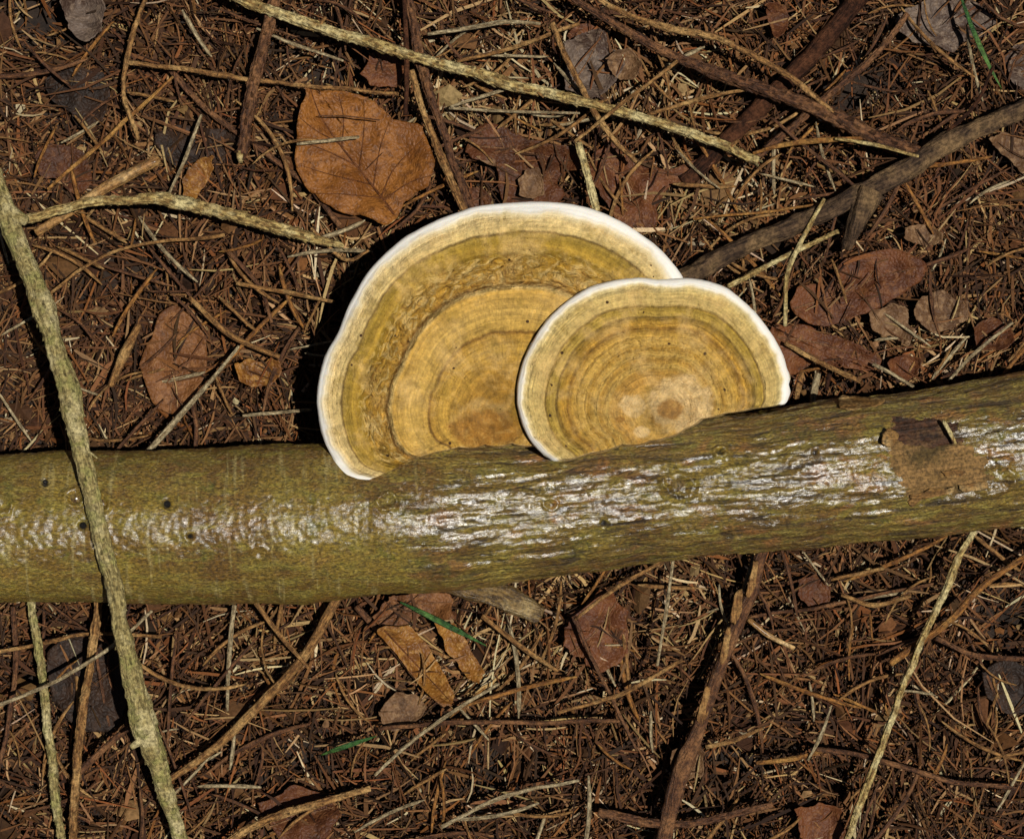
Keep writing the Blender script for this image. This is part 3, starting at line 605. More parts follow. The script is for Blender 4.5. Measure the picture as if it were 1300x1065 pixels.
LEAVES = [
 ('large orange-brown beech leaf with fanned veins above the larger fungus', [(392, 107), (402, 113), (428, 116), (455, 119), (470, 124), (480, 136), (498, 150), (530, 160), (545, 178), (554, 208), (547, 236), (524, 248), (512, 262), (506, 276), (488, 285), (462, 277), (438, 272), (415, 258), (396, 245), (380, 220), (373, 190), (375, 160), (381, 132)],
  .0145, 'beech', [(500, 272), (480, 245), (440, 195), (408, 150), (393, 110)], [[(487, 252), (440, 247), (400, 246)], [(470, 234), (420, 222), (381, 210)], [(452, 210), (415, 192), (376, 178)], [(430, 182), (400, 165), (381, 150)], [(484, 250), (500, 215), (538, 175)], [(487, 254), (520, 232), (550, 222)], [(474, 236), (482, 190), (494, 155)], [(456, 216), (462, 165), (462, 126)], [(434, 188), (436, 150), (430, 120)]], .0028, 96),
 ('dark brown lobed oak leaf just above the larger fungus top', [(592, 192), (598, 168), (612, 158), (632, 157), (652, 166), (668, 178), (700, 182), (736, 190), (744, 202), (738, 216), (716, 220), (708, 232), (718, 248), (706, 262), (672, 264), (640, 266), (632, 240), (634, 218), (626, 204), (606, 204)],
  .0125, 'oak', [(596, 185), (650, 190), (700, 200), (738, 206)], [[(640, 188), (628, 162)], [(665, 195), (668, 240)], [(690, 200), (705, 245)]], .0015, 96),
 ('reddish brown oak leaf right of the larger fungus top, long lobe pointing right', [(753, 196), (770, 180), (790, 184), (806, 202), (826, 212), (866, 214), (896, 196), (908, 206), (884, 226), (848, 238), (836, 262), (830, 288), (806, 302), (788, 286), (772, 262), (754, 236), (748, 214)],
  .012, 'red', [(756, 200), (790, 225), (810, 260), (812, 298)], [[(785, 220), (830, 220), (895, 204)], [(800, 240), (830, 262)]], .0018, 97),
 ('small tan bud scale lying on the dark oak leaf', [(658, 228), (668, 217), (681, 212), (690, 226), (690, 246), (676, 254), (660, 248)], .0150, 'tanl', None, (), .0012, 3),
 ('small pale oval scale left of the dark oak leaf', [(604, 199), (620, 198), (630, 203), (629, 212), (616, 208)], .0150, 'tanl', None, (), .0008, 4),
 ('small round brown leaf peeking over the rim of larger fungus', [(588, 245), (600, 237), (615, 242), (625, 256), (618, 268), (596, 266)], .013, 'oak', None, (), .001, 5),
 ('silvery grey curled leaf near the top centre', [(712, 62), (726, 46), (748, 36), (768, 34), (770, 56), (782, 66), (792, 84), (782, 104), (760, 126), (738, 128), (722, 112), (716, 88)], .014, 'greyl', [(722, 112), (745, 80), (765, 40)], (), .003, 6),
 ('small papery tan leaf beside the silvery grey one', [(770, 74), (784, 62), (802, 62), (814, 80), (806, 98), (788, 102), (776, 92)], .0165, 'tanl', None, (), .002, 7),
 ('small reddish leaf tucked above the silvery grey leaf', [(720, 45), (735, 32), (765, 34), (772, 44), (758, 58), (730, 62)], .011, 'red', None, (), .001, 8),
 ('broad red-brown leaf right of the smaller fungus', [(1004, 388), (1012, 366), (1030, 360), (1048, 364), (1058, 344), (1082, 326), (1112, 316), (1146, 318), (1178, 336), (1172, 356), (1146, 372), (1118, 392), (1084, 404), (1050, 413), (1020, 408)], .016, 'red', [(1008, 392), (1070, 372), (1120, 350), (1176, 338)], [[(1060, 376), (1080, 345)], [(1100, 360), (1120, 326)]], .003, 98),
 ('red-brown leaf strip touching the right rim of the smaller fungus', [(982, 418), (1008, 414), (1034, 415), (1072, 427), (1100, 440), (1116, 456), (1108, 474), (1084, 470), (1058, 462), (1030, 458), (1014, 474), (990, 476)], .014, 'red', [(985, 428), (1040, 436), (1110, 460)], (), .002, 10),
 ('squarish grey-tan leaf scrap right of the broad red-brown leaf', [(1160, 400), (1170, 374), (1196, 370), (1214, 380), (1232, 388), (1222, 408), (1204, 420), (1184, 424)], .015, 'tanl', None, (), .002, 11),
 ('ragged tan leaf scrap below the broad red-brown leaf', [(1104, 400), (1128, 386), (1150, 388), (1152, 404), (1160, 420), (1154, 440), (1132, 428), (1110, 420)], .0135, 'tanl', None, (), .002, 12),
 ('brown crumpled leaf just above the log right of centre', [(1126, 458), (1150, 450), (1168, 458), (1166, 474), (1150, 484), (1132, 474)], .013, 'red', None, (), .002, 13),
 ('dark red leaf lying flat at the left edge under straws', [(40, 200), (60, 182), (92, 186), (116, 205), (118, 232), (100, 246), (76, 232), (52, 222)], .010, 'oak', None, (), .0015, 14),
 ('small bright orange leaf scrap near the bent ribbed twig', [(243, 210), (258, 200), (272, 198), (270, 216), (260, 238), (246, 254), (232, 248), (234, 228)], .015, 'gold', None, (), .002, 15),
 ('dull grey leaf at the top left corner with curled edge', [(74, -12), (100, -16), (130, -10), (136, 14), (128, 38), (108, 52), (90, 34), (80, 12)], .013, 'greyl', None, (), .003, 16),
 ('dark grey leaf half buried at upper left', [(60, 100), (92, 86), (128, 92), (138, 122), (132, 156), (104, 160), (80, 140), (62, 122)], .009, 'slate', None, (), .0015, 17),
 ('dark grey-brown leaf under thin straws left of beech leaf', [(196, 176), (230, 160), (276, 162), (306, 180), (298, 206), (256, 216), (214, 210)], .009, 'slate', None, (), .0012, 18),
 ('small golden-brown leaf scrap left of the larger fungus', [(297, 462), (312, 456), (330, 460), (345, 454), (357, 458), (356, 476), (342, 490), (322, 492), (304, 482)], .014, 'gold', None, (), .002, 19),
 ('pinkish brown crumpled leaf between left twig and larger fungus', [(178, 462), (190, 430), (200, 400), (222, 388), (246, 404), (262, 430), (262, 468), (248, 500), (226, 528), (202, 520), (186, 494)], .0125, 'pink', [(216, 524), (222, 460), (216, 395)], [[(220, 480), (250, 450)], [(220, 470), (192, 450)]], .002, 20),
 ('pale grey leaf at the top right corner', [(1136, 30), (1156, 6), (1196, -4), (1240, 2), (1264, 24), (1244, 52), (1206, 64), (1168, 56)], .010, 'greyl', None, (), .002, 21),
 ('grey leaf cut by the right edge near the top', [(1276, 72), (1294, 56), (1322, 60), (1326, 96), (1300, 112), (1280, 98)], .010, 'greyl', None, (), .002, 22),
 ('tan leaf at the right edge beside the forked branch', [(1258, 178), (1276, 168), (1306, 180), (1322, 210), (1300, 222), (1278, 202)], .012, 'tanl', None, (), .002, 23),
 ('orange-brown leaf under the long twig at top centre-left', [(456, 92), (470, 72), (492, 62), (512, 72), (514, 98), (498, 112), (474, 110)], .010, 'red', None, (), .001, 24),
 ('brown leaf by top edge right of centre', [(972, 6), (988, 2), (1000, 20), (996, 44), (984, 48), (974, 28)], .013, 'red', None, (), .003, 25),
 ('pale grey-pink leaf just below the log beside the green blade', [(474, 782), (494, 756), (520, 750), (548, 752), (574, 758), (576, 780), (556, 788), (532, 784), (508, 800), (486, 796)], .015, 'pink', [(478, 788), (530, 768), (574, 764)], (), .002, 26),
 ('long yellow-brown folded leaf below the log', [(478, 800), (500, 794), (524, 796), (542, 820), (560, 850), (578, 884), (570, 896), (550, 886), (526, 860), (500, 828)], .014, 'gold', [(488, 800), (530, 845), (572, 890)], (), .003, 27),
 ('narrow brown leaf fold right of the yellow-brown one', [(552, 790), (574, 792), (592, 815), (612, 850), (606, 866), (588, 856), (568, 824)], .014, 'gold', None, (), .002, 28),
 ('smooth reddish brown leaf below the log right of centre', [(714, 800), (724, 782), (746, 764), (768, 752), (790, 760), (797, 785), (796, 826), (782, 850), (756, 850), (730, 836), (716, 820)], .0135, 'red', [(724, 830), (758, 800), (784, 762)], (), .002, 29),
 ('olive-brown leaf near the bottom edge left of centre', [(480, 900), (500, 882), (524, 880), (540, 896), (530, 916), (506, 928), (486, 918)], .012, 'tanl', None, (), .002, 30),
 ('large dark slate leaf at bottom left beneath thin twigs', [(60, 832), (92, 800), (136, 808), (160, 842), (164, 890), (140, 930), (100, 926), (68, 886)], .008, 'slate', None, (), .001, 31),
 ('dark leaf near the bottom right edge', [(1248, 850), (1280, 838), (1312, 856), (1310, 900), (1276, 906), (1252, 886)], .009, 'slate', None, (), .001, 32),
 ('tan leaf scrap by the thick brown stick at the bottom', [(858, 950), (880, 942), (896, 956), (890, 984), (866, 994), (852, 972)], .016, 'tanl', None, (), .002, 33),
 ('tan papery leaf lying right of the forked branch', [(1150, 288), (1172, 284), (1196, 296), (1194, 310), (1166, 312), (1150, 304)], .014, 'tanl', None, (), .002, 34),
 ('red-brown leaf fragment below the log right half', [(1014, 738), (1040, 728), (1056, 744), (1050, 768), (1030, 772), (1016, 758)], .011, 'oak', None, (), .001, 35),
 ('brown leaf right of the squarish scrap near log top', [(1236, 414), (1258, 404), (1282, 414), (1290, 434), (1262, 446), (1240, 440)], .013, 'oak', None, (), .002, 36),
 ('brown leaf corner at the lowest edge right of centre', [(1010, 1030), (1040, 1018), (1070, 1030), (1072, 1064), (1040, 1076), (1014, 1060)], .012, 'red', None, (), .002, 37),
 ('brown oak leaf at the lowest edge left of centre', [(330, 1020), (366, 1000), (410, 1010), (430, 1036), (404, 1066), (356, 1064)], .012, 'oak', [(340, 1050), (380, 1036), (424, 1024)], (), .002, 38),
]
for L_ in LEAVES:
    leaf(L_[0], L_[1], L_[2], L_[3], L_[4], L_[5], L_[6], L_[7], vm='vein' if L_[3] in ('beech', 'gold') else 'vein_pale', vw=3.6 if L_[3] == 'beech' else 2.6)
LEAF_POLY = [(np.array(L_[1], float), L_[2]) for L_ in LEAVES]

# ---------------------------------------------------------------- twigs and straws seen one by one
tw = stick('mossy_twig', 'thick greenish mossy twig lying over the left end of the log', 'twig',
      [(-60, 110, .030), (-25, 190, .036), (5, 262, .042), (36, 340, .048), (64, 420, .053), (88, 500, .056), (106, 585, .0575), (122, 655, .0585), (140, 722, .0575), (152, 790, .056), (170, 870, .052), (192, 945, .046), (212, 1010, .04), (240, 1100, .030)],
      [31, 28, 25, 24, 23, 22, 21, 21, 20, 20, 21, 27, 18, 15], .05, 'mossy', 'ribbed', seed=5, seg=28, peg=.5, rough=.09)
t0, p0, r0 = tw
# side knobs of the mossy twig
for (pa, pb, w, z) in [((186, 935), (166, 948), (14, 8), .048), ((8, 268), (34, 282), (24, 12), .042), ((22, 296), (34, 318), (12, 8), .045), ((112, 573), (124, 582), (4, 2), .059)]:
    P = crom(np.array([[*pa, z], [*pb, z+.001]]), 8); me, *_ = tube_mesh('side_stub', at(P[:, 0], P[:, 1], P[:, 2]), np.linspace(w[0], w[1], 8)/2*sc(z), 10, uneven=.2)
    link('side_stub', me, MAT['mossy'], t0)
TW = [
 # name, label, pts, widths, z, mat, kind
 ('ribbed_twig', 'long pale ribbed twig crossing the top of the picture from upper left', [(230, -45), (310, 0), (370, 22), (430, 43), (560, 82), (680, 115), (760, 135), (860, 163), (920, 186), (962, 204)], (11, 12, 12, 12, 11, 10, 11), .0215, 'pale', 'ribbed'),
 ('ribbed_twig', 'bent pale ribbed twig arching right from the mossy twig', [(34, 279, .034), (70, 268, .033), (130, 256, .032), (205, 253, .030), (270, 267, .027), (350, 290, .023), (436, 312, .019)], (9, 9, 10, 13, 14, 13, 6), .025, 'pale', 'ribbed'),
 ('stripped_stick', 'smooth golden stripped stick with a snapped end at left', [(46, 296), (88, 268), (135, 238), (202, 202)], (11, 12, 15, 14), .022, 'stripped', 'plain'),
 ('broken_stick', 'straight brown stick pointing down from the top edge, pale blunt tip', [(356, -40), (345, 18), (330, 75), (317, 130), (306, 196)], (11, 12, 13, 14, 13), .019, 'brown', 'ribbed'),
 ('ribbed_twig', 'brown twig running down behind the larger fungus from the top', [(518, -10), (530, 60), (553, 140), (575, 205), (600, 272)], (9, 9, 9, 10), .017, 'brown', 'ribbed'),
 ('ribbed_twig', 'pale thinner twig left of the brown one above the larger fungus', [(522, 90), (538, 145), (562, 205), (590, 266)], (7, 7, 8), .019, 'tan', 'ribbed'),
 ('stem', 'thin dark reddish stem standing parallel near top centre', [(512, -20), (516, 70), (515, 146)], (6, 7, 6), .021, 'dark', 'plain'),
 ('ribbed_twig', 'brown spiny twig running down right from top centre to the forked branch', [(700, -20), (770, 25), (850, 68), (940, 105), (1015, 130), (1060, 148), (1120, 177), (1176, 196)], (7, 8, 10, 12, 16, 18, 12), .020, 'brown', 'ribbed'),
 ('ribbed_twig', 'pale spiny twig above the brown spiny one at upper right', [(735, -14), (800, 22), (850, 36), (912, 50), (985, 85), (1028, 116), (1058, 143)], (6, 7, 7, 7, 6), .022, 'tan', 'ribbed'),
 ('ribbed_twig', 'dark thin twig slanting up right from the spiny twigs', [(1152, 18), (1100, 82), (1052, 120), (1003, 166), (952, 205)], (6, 8, 8, 7), .018, 'brown', 'ribbed'),
 ('straw', 'pale straw reaching right from the long ribbed twig', [(822, 146), (880, 128), (953, 112)], (5, 6, 4), .018, 'tan', 'plain'),
 ('ribbed_twig', 'short pale ribbed twig piece between the two oak leaves', [(733, 182), (745, 218), (757, 268)], (8, 9, 7), .0185, 'pale', 'ribbed'),
 ('ribbed_twig', 'thin olive twig passing beside the silvery grey leaf', [(700, 30), (722, 82), (745, 125), (772, 168), (808, 206)], (6, 7, 7, 5), .021, 'tan', 'ribbed'),
 ('straw', 'straight tan straw slanting from the grey leaf to the long twig', [(860, 78), (795, 128), (730, 180)], (5, 5, 4), .023, 'tan', 'plain'),
 ('straw', 'curved whitish straw near top centre', [(543, 44), (600, 35), (640, 28), (686, 31)], (4, 6, 6, 4), .020, 'grey', 'plain'),
 ('straw', 'flat whitish straw below the long ribbed twig', [(570, 138), (650, 142), (736, 144)], (4, 4, 3), .017, 'grey', 'plain'),
 ('straw', 'short silvery straw fragment tilted up below the long twig', [(572, 136), (608, 124), (648, 112)], (3, 5, 4), .018, 'grey', 'plain'),
 ('straw', 'brown slanting straw left of the silvery grey leaf', [(580, 78), (650, 62), (735, 30)], (5, 6, 5), .019, 'tan', 'plain'),
 ('straw', 'pale twig end under the grey leaf at top', [(560, 28), (572, 60), (640, 132)], (4, 5, 4), .015, 'brown', 'plain'),
 ('dark_branch', 'dark wet reddish branch slanting across the upper right', [(1120, -45), (1062, 34), (1012, 90), (965, 137), (920, 180), (868, 232)], (26, 24, 24, 23, 22), .0125, 'dark', 'plain'),
 ('straw', 'upright pale straw right of the smaller fungus top', [(1047, 253), (1020, 302), (999, 348), (997, 414)], (5, 6, 7, 5), .024, 'pale', 'plain'),
 ('straw', 'tan twig slanting below the forked branch', [(1064, 293), (1000, 324), (924, 364)], (5, 6, 7), .022, 'pale', 'ribbed'),
 ('root', 'thin brown rootlet crossing the leaf strip right of the smaller fungus', [(996, 436), (1040, 460), (1092, 484)], (5, 6, 5), .019, 'tan', 'ribbed'),
 ('straw', 'pale short straw just above the log right of centre', [(1108, 462), (1132, 474), (1160, 491)], (5, 5, 4), .019, 'grey', 'plain'),
 ('straw', 'pinkish straw in the upper right middle', [(956, 195), (1000, 183), (1050, 178), (1098, 176)], (4, 7, 7, 4), .0215, 'orange', 'plain'),
 ('straw', 'pale straw ending at the forked branch', [(1060, 176), (1110, 184), (1166, 199)], (4, 5, 4), .0235, 'pale', 'plain'),
 ('straw', 'dark thin stem crossing down to the fork of the branch', [(980, 150), (1040, 200), (1098, 246)], (4, 5, 4), .021, 'brown', 'plain'),
 ('straw', 'orange-brown thin straw level above the smaller fungus', [(880, 278), (960, 270), (1055, 258)], (3, 4, 3), .019, 'orange', 'plain'),
 ('straw', 'pale straw at right above log pointing to lower left', [(1286, 410), (1244, 442), (1204, 484)], (4, 5, 4), .018, 'grey', 'plain'),
 ('straw', 'thin curved dark stem at upper right corner', [(1262, 84), (1240, 130), (1200, 170), (1160, 205)], (4, 5, 5, 4), .020, 'dark', 'plain'),
 ('ribbed_twig', 'greenish thin twig at far bottom left running off the bottom', [(38, 740), (50, 840), (58, 900), (68, 985), (80, 1090)], (9, 9, 10, 9), .020, 'mossy', 'ribbed'),
 ('ribbed_twig', 'second thin twig at bottom left, tan and nearly upright', [(126, 760), (113, 850), (100, 950), (92, 1080)], (9, 9, 8), .021, 'tan', 'ribbed'),
 ('ribbed_twig', 'faint thin twig beside the bottom left edge', [(16, 770), (20, 850), (8, 930), (-12, 1010)], (6, 6, 5), .014, 'brown', 'ribbed'),
 ('ribbed_twig', 'tan twig slanting down left from under the log', [(430, 755), (384, 835), (322, 903), (262, 958), (215, 990)], (12, 12, 11, 8), .020, 'tan', 'plain'),
 ('straw', 'grey straw crossing the bottom left twigs from lower left', [(-10, 898), (60, 870), (140, 822), (192, 774)], (5, 5, 5, 4), .026, 'grey', 'plain'),
 ('straw', 'brown level straw below the log at far left', [(-12, 830), (60, 815), (120, 804), (205, 808)], (5, 5, 4), .018, 'tan', 'plain'),
 ('straw', 'brown stick end poking toward the mossy twig at bottom left', [(96, 984), (130, 952), (164, 922)], (9, 8, 8), .020, 'brown', 'plain'),
 ('ribbed_twig', 'long pale ribbed twig running down from the log at lower right', [(1240, 665), (1205, 735), (1175, 800), (1150, 862), (1121, 940), (1080, 1050), (1068, 1085)], (7, 8, 8, 8, 7), .022, 'pale', 'ribbed'),
 ('ribbed_twig', 'orange-tan curved twig at lower right, end pointing left', [(1325, 690), (1250, 742), (1200, 792), (1130, 842)], (7, 9, 10, 9), .019, 'orange', 'plain'),
 ('straw', 'short pale stick beside the thick brown stick', [(950, 786), (975, 806), (1008, 823)], (7, 7, 6), .019, 'stripped', 'plain'),
 ('straw', 'tan straw near the bottom end of the thick brown stick', [(896, 948), (930, 940), (968, 924)], (6, 6, 4), .019, 'tan', 'plain'),
 ('straw', 'long brown level straw near the bottom centre', [(482, 924), (560, 918), (680, 917), (790, 915)], (5, 6, 6, 5), .019, 'brown', 'plain'),
 ('straw', 'pale curving straw slanting across the bottom centre-left', [(634, 868), (570, 906), (520, 944), (476, 984)], (4, 5, 5, 4), .021, 'grey', 'plain'),
 ('straw', 'tan straw slanting up right below the centre', [(866, 838), (790, 880), (708, 905)], (5, 6, 5), .022, 'tan', 'plain'),
 ('straw', 'thin pale upright straw below the log right of the reddish leaf', [(856, 706), (846, 772), (834, 845)], (4, 5, 4), .022, 'grey', 'plain'),
 ('straw', 'tan straw from the log to the reddish leaf', [(842, 712), (780, 748), (730, 786)], (5, 6, 4), .021, 'tan', 'plain'),
 ('straw', 'thin dark twig over the reddish leaf and downward', [(728, 782), (758, 850), (784, 900), (808, 952)], (4, 4, 4, 3), .020, 'brown', 'ribbed'),
 ('straw', 'tan straw below the log slanting down right', [(612, 782), (660, 820), (708, 852)], (6, 7, 5), .019, 'tan', 'plain'),
 ('dark_stick', 'dark thin stick along the edge of yellow-brown folded leaf', [(452, 770), (500, 824), (545, 878), (574, 902)], (8, 9, 8, 6), .013, 'brown', 'plain'),
 ('straw', 'pale upright straw below the log near left third', [(298, 768), (292, 820), (288, 902)], (6, 6, 4), .018, 'grey', 'plain'),
 ('straw', 'pale straw crossing the tan slanting twig', [(324, 764), (352, 802), (392, 848)], (6, 6, 4), .024, 'tan', 'plain'),
 ('straw', 'grey straw rising from the log left of the larger fungus', [(182, 579), (234, 522), (272, 478), (304, 440)], (8, 8, 6, 4), .022, 'grey', 'plain'),
 ('straw', 'tan straw ending at the small golden leaf scrap', [(240, 378), (292, 425), (355, 453)], (6, 8, 6), .020, 'tan', 'plain'),
 ('wood_chip', 'pale splintered wood chip standing left of the pinkish leaf', [(176, 412), (158, 450), (140, 490)], (8, 13, 8), .018, 'tan', 'plain'),
 ('straw', 'thin grey straw above the bent ribbed twig', [(256, 146), (236, 200), (213, 250)], (4, 5, 3), .019, 'grey', 'plain'),
 ('straw', 'whitish thin straw right of the straight brown stick', [(326, 36), (370, 55), (436, 78)], (3, 5, 3), .018, 'grey', 'plain'),
 ('straw', 'small white straw resting on the beech leaf', [(377, 183), (416, 179), (456, 174)], (4, 5, 4), .0195, 'grey', 'plain'),
 ('straw', 'hair-thin dark straw lying on the upper part of the beech leaf', [(404, 147), (440, 148), (482, 153)], (1.5, 2, 1.5), .0195, 'brown', 'plain'),
 ('ribbed_twig', 'brown twig passing left of the beech leaf to the lower right', [(214, 88), (262, 140), (330, 188), (385, 232), (432, 286)], (6, 7, 6, 6), .0135, 'brown', 'ribbed'),
 ('straw', 'brown thin twig level above the beech leaf', [(160, 78), (240, 88), (330, 102), (460, 116), (506, 120)], (5, 6, 5, 4), .0185, 'tan', 'ribbed'),
 ('straw', 'grey forked rootlet at upper left', [(190, -20), (165, 60), (158, 120), (176, 178)], (4, 6, 5, 5), .020, 'tan', 'ribbed'),
 ('straw', 'reddish straw rising right through the upper left litter', [(60, 240), (130, 180), (220, 98)], (4, 6, 4), .019, 'orange', 'plain'),
 ('straw', 'thin pale straw fanning from below the bent ribbed twig', [(62, 372), (150, 318), (285, 298)], (4, 4, 5), .018, 'tan', 'plain'),
 ('straw', 'brown straw left of larger fungus pointing to its rim', [(300, 360), (370, 372), (424, 384)], (5, 6, 4), .019, 'tan', 'plain'),
 ('straw', 'thick brown straw below the beech leaf', [(290, 320), (330, 365), (345, 410)], (6, 6, 4), .017, 'brown', 'plain'),
 ('straw', 'tan straw below the bent ribbed twig tip', [(395, 290), (438, 330), (468, 318)], (4, 5, 4), .017, 'tan', 'plain'),
 ('straw', 'brown straw level under the larger fungus left side', [(308, 528), (350, 524), (396, 520)], (4, 5, 4), .018, 'grey', 'plain'),
 ('straw', 'dark curved twig at lower right corner', [(1188, 810), (1240, 832), (1300, 836), (1340, 842)], (5, 6, 5), .017, 'brown', 'ribbed'),
 ('straw', 'tan curved twig in lower right middle', [(1068, 755), (1110, 768), (1156, 756)], (5, 7, 5), .018, 'tan', 'plain'),
 ('straw', 'short tan twig near the log underside at right', [(1055, 736), (1090, 728), (1122, 721)], (4, 5, 5), .018, 'tan', 'plain'),
 ('straw', 'long brown straw across the lower right litter', [(950, 784), (1040, 770), (1190, 740)], (4, 5, 4), .015, 'brown', 'plain'),
 ('straw', 'brown thin twig along the bottom right', [(1036, 950), (1110, 962), (1200, 990), (1290, 1000)], (6, 6, 5), .018, 'brown', 'ribbed'),
 ('straw', 'tan stick near the bottom edge right of centre', [(960, 968), (1010, 962), (1048, 952)], (6, 7, 5), .0175, 'orange', 'plain'),
 ('straw', 'pale forked straw above the bottom edge at right', [(1056, 895), (1044, 930), (1026, 965)], (2, 6, 3), .019, 'grey', 'plain'),
 ('ribbed_twig', 'tan twig slanting along the lowest edge at left', [(262, 1090), (340, 1040), (470, 1000)], (8, 9, 7), .019, 'tan', 'ribbed'),
 ('straw', 'pale straw near the lowest edge at centre', [(560, 1050), (640, 1010), (735, 990)], (5, 6, 4), .019, 'grey', 'plain'),
 ('ribbed_twig', 'brown ribbed twig at the lowest edge right of centre', [(760, 1030), (860, 1046), (980, 1020)], (9, 9, 7), .019, 'brown', 'ribbed'),
]
for nm, lab, pts, w, z, mt, kd in TW:
    stick(nm, lab, 'twig' if 'twig' in nm or 'stick' in nm or 'branch' in nm or nm in ('stem', 'root') else ('wood chip' if 'chip' in nm else 'straw'), pts, w, z, mt, kd, rough=.14 if max(w) >= 20 else None)
_t = bpy.data.objects['broken_stick']; P = crom(np.array([[306.5, 192, .019], [305, 207, .0188]]), 8)
me, *_ = tube_mesh('pale_tip', at(P[:, 0], P[:, 1], P[:, 2]), np.array([6.2, 6.3, 6.2, 6, 5.6, 4.4, 3.2, 2.2])*sc(.019), 14, uneven=.12); link('pale_tip', me, MAT['pale'], _t)
# forked old branch at upper right
fb, pth, rd = stick('forked_branch', 'thick grey-brown forked branch running from behind the smaller fungus to the right edge', 'branch',
      [(800, 385), (868, 352), (925, 322), (985, 296), (1035, 272), (1085, 250), (1150, 215), (1212, 178), (1290, 142), (1380, 100)], (20, 23, 23, 24, 25, 28, 24, 21, 20), .0205, 'branch', seed=301, seg=36, rough=.16)
P = crom(np.array([[1104, 243, .022], [1088, 280, .022], [1074, 316, .019]]), 14)
me, *_ = tube_mesh('fork', at(P[:, 0], P[:, 1], P[:, 2]), np.linspace(36, 15, 14)/2*sc(.02), 30, uneven=.2, seed=9); link('fork', me, MAT['branch'], fb)
for nm_, a_, b_, w_ in [('ribbed_twig', (600, 95), (612, 82), 6), ('ribbed_twig', (755, 133), (772, 126), 6), ('ribbed_twig', (925, 188), (938, 178), 7), ('ribbed_twig', (405, 33), (414, 22), 6), ('ribbed_twig', (680, 115), (690, 124), 5)]:
    P = crom(np.array([[*a_, .0218], [*b_, .0235]]), 8); me, *_ = tube_mesh('bud_stub', at(P[:, 0], P[:, 1], P[:, 2]), np.linspace(w_, w_*.5, 8)/2*sc(.022), 9, uneven=.3, seed=a_[0])
    link('bud_stub', me, MAT['tan'], bpy.data.objects['ribbed_twig'])
# thick brown stick at the bottom, knobbly end
bs, pth, rd = stick('brown_stick', 'thick peeling brown stick running down from the log to the bottom edge', 'stick',
      [(972, 690), (955, 752), (930, 805), (908, 868), (886, 925), (868, 968), (850, 1030), (838, 1090)], (12, 15, 17, 16, 17, 25, 20, 18), .0195, 'brown', seed=302, seg=30, rough=.13)
for k in range(4):
    x0, y0 = [(940, 770), (925, 820), (898, 895), (960, 735)][k]
    plate('bark_strip', [(x0-4, y0-20), (x0+4, y0-22), (x0+2, y0+4), (x0-7, y0+24), (x0-12, y0+18)], lambda a_, b_: .0195+.0022+0*a_, .0006, MAT['tan'], bs, seed=k+70)
# wet broken stick under the log
ws, pth, rd = stick('wet_stick', 'short wet shiny stick poking out under the log at centre', 'stick',
      [(560, 738), (600, 748), (640, 758), (686, 782)], (24, 30, 34, 24), .0150, 'wetw', seed=303, seg=30, rough=.14)
# grass blades
def blade(label, pts, w, z):
    q = crom(np.array(pts, float), 18); wd = w*np.sin(np.linspace(.25, np.pi-.12, 18)); zz = z+.004*np.sin(np.linspace(0, np.pi, 18))
    P3 = at(q[:, 0], q[:, 1], zz); t = thing('grass_blade', label, 'grass blade', P3[9])
    me, *_ = tube_mesh('blade', P3, wd/2*sc(z), 8, flat=.22, uneven=.02); link('blade', me, MAT['green'], t)
blade('bright green grass blade just below the log', [(508, 764), (545, 782), (580, 800), (618, 820)], 8, .019)
blade('green grass blade at the bottom edge left of centre', [(408, 958), (436, 948), (478, 934)], 7, .018)
blade('green grass blade at the upper right corner', [(1216, -14), (1236, 40), (1254, 80), (1272, 114)], 7, .017)

# ---------------------------------------------------------------- weathered wood pieces beside the smaller fungus
for k, (x, y, l, w, lab) in enumerate([(1014, 490, 34, 9, 'small pale weathered wood splinter under the right rim of smaller fungus'), (1034, 494, 40, 11, 'striped grey wood splinter right of the smaller fungus by the log'),
                                  (1052, 480, 30, 7, 'dark wood splinter beside the striped grey one')]):
    stick('wood_splinter', lab, 'wood chip', [(x+4, y-l/2), (x, y), (x-3, y+l/2)], (w*.8, w, w*.7), .013, ("tan", "grey", "dark")[k], 'plain')

# ---------------------------------------------------------------- needle litter
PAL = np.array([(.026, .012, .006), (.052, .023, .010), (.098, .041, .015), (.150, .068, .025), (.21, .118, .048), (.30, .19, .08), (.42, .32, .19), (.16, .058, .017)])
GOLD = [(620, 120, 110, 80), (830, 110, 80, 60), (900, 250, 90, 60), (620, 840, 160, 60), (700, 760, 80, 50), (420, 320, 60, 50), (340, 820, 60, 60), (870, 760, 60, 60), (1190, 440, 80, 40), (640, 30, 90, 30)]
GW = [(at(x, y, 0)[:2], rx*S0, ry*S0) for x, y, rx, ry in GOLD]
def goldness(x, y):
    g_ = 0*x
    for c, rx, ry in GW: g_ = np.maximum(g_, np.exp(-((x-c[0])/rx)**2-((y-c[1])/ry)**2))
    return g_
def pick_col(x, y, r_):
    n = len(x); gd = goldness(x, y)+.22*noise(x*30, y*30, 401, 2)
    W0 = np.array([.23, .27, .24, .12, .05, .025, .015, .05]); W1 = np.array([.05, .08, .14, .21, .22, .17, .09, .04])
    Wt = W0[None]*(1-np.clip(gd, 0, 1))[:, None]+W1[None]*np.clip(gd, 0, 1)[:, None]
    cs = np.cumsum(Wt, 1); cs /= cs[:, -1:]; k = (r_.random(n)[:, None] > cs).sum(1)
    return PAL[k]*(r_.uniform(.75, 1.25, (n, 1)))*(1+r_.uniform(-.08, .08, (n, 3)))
def leaf_limit(x, y, z):
    """keep needles from poking through leaves"""
    P = np.stack([x, y, z*0+.012], -1); px, py = proj(P); lim = np.full(len(x), 1.0)
    for poly, lz in LEAF_POLY: lim = np.where(inpoly(px, py, poly), np.minimum(lim, lz), lim)
    return lim
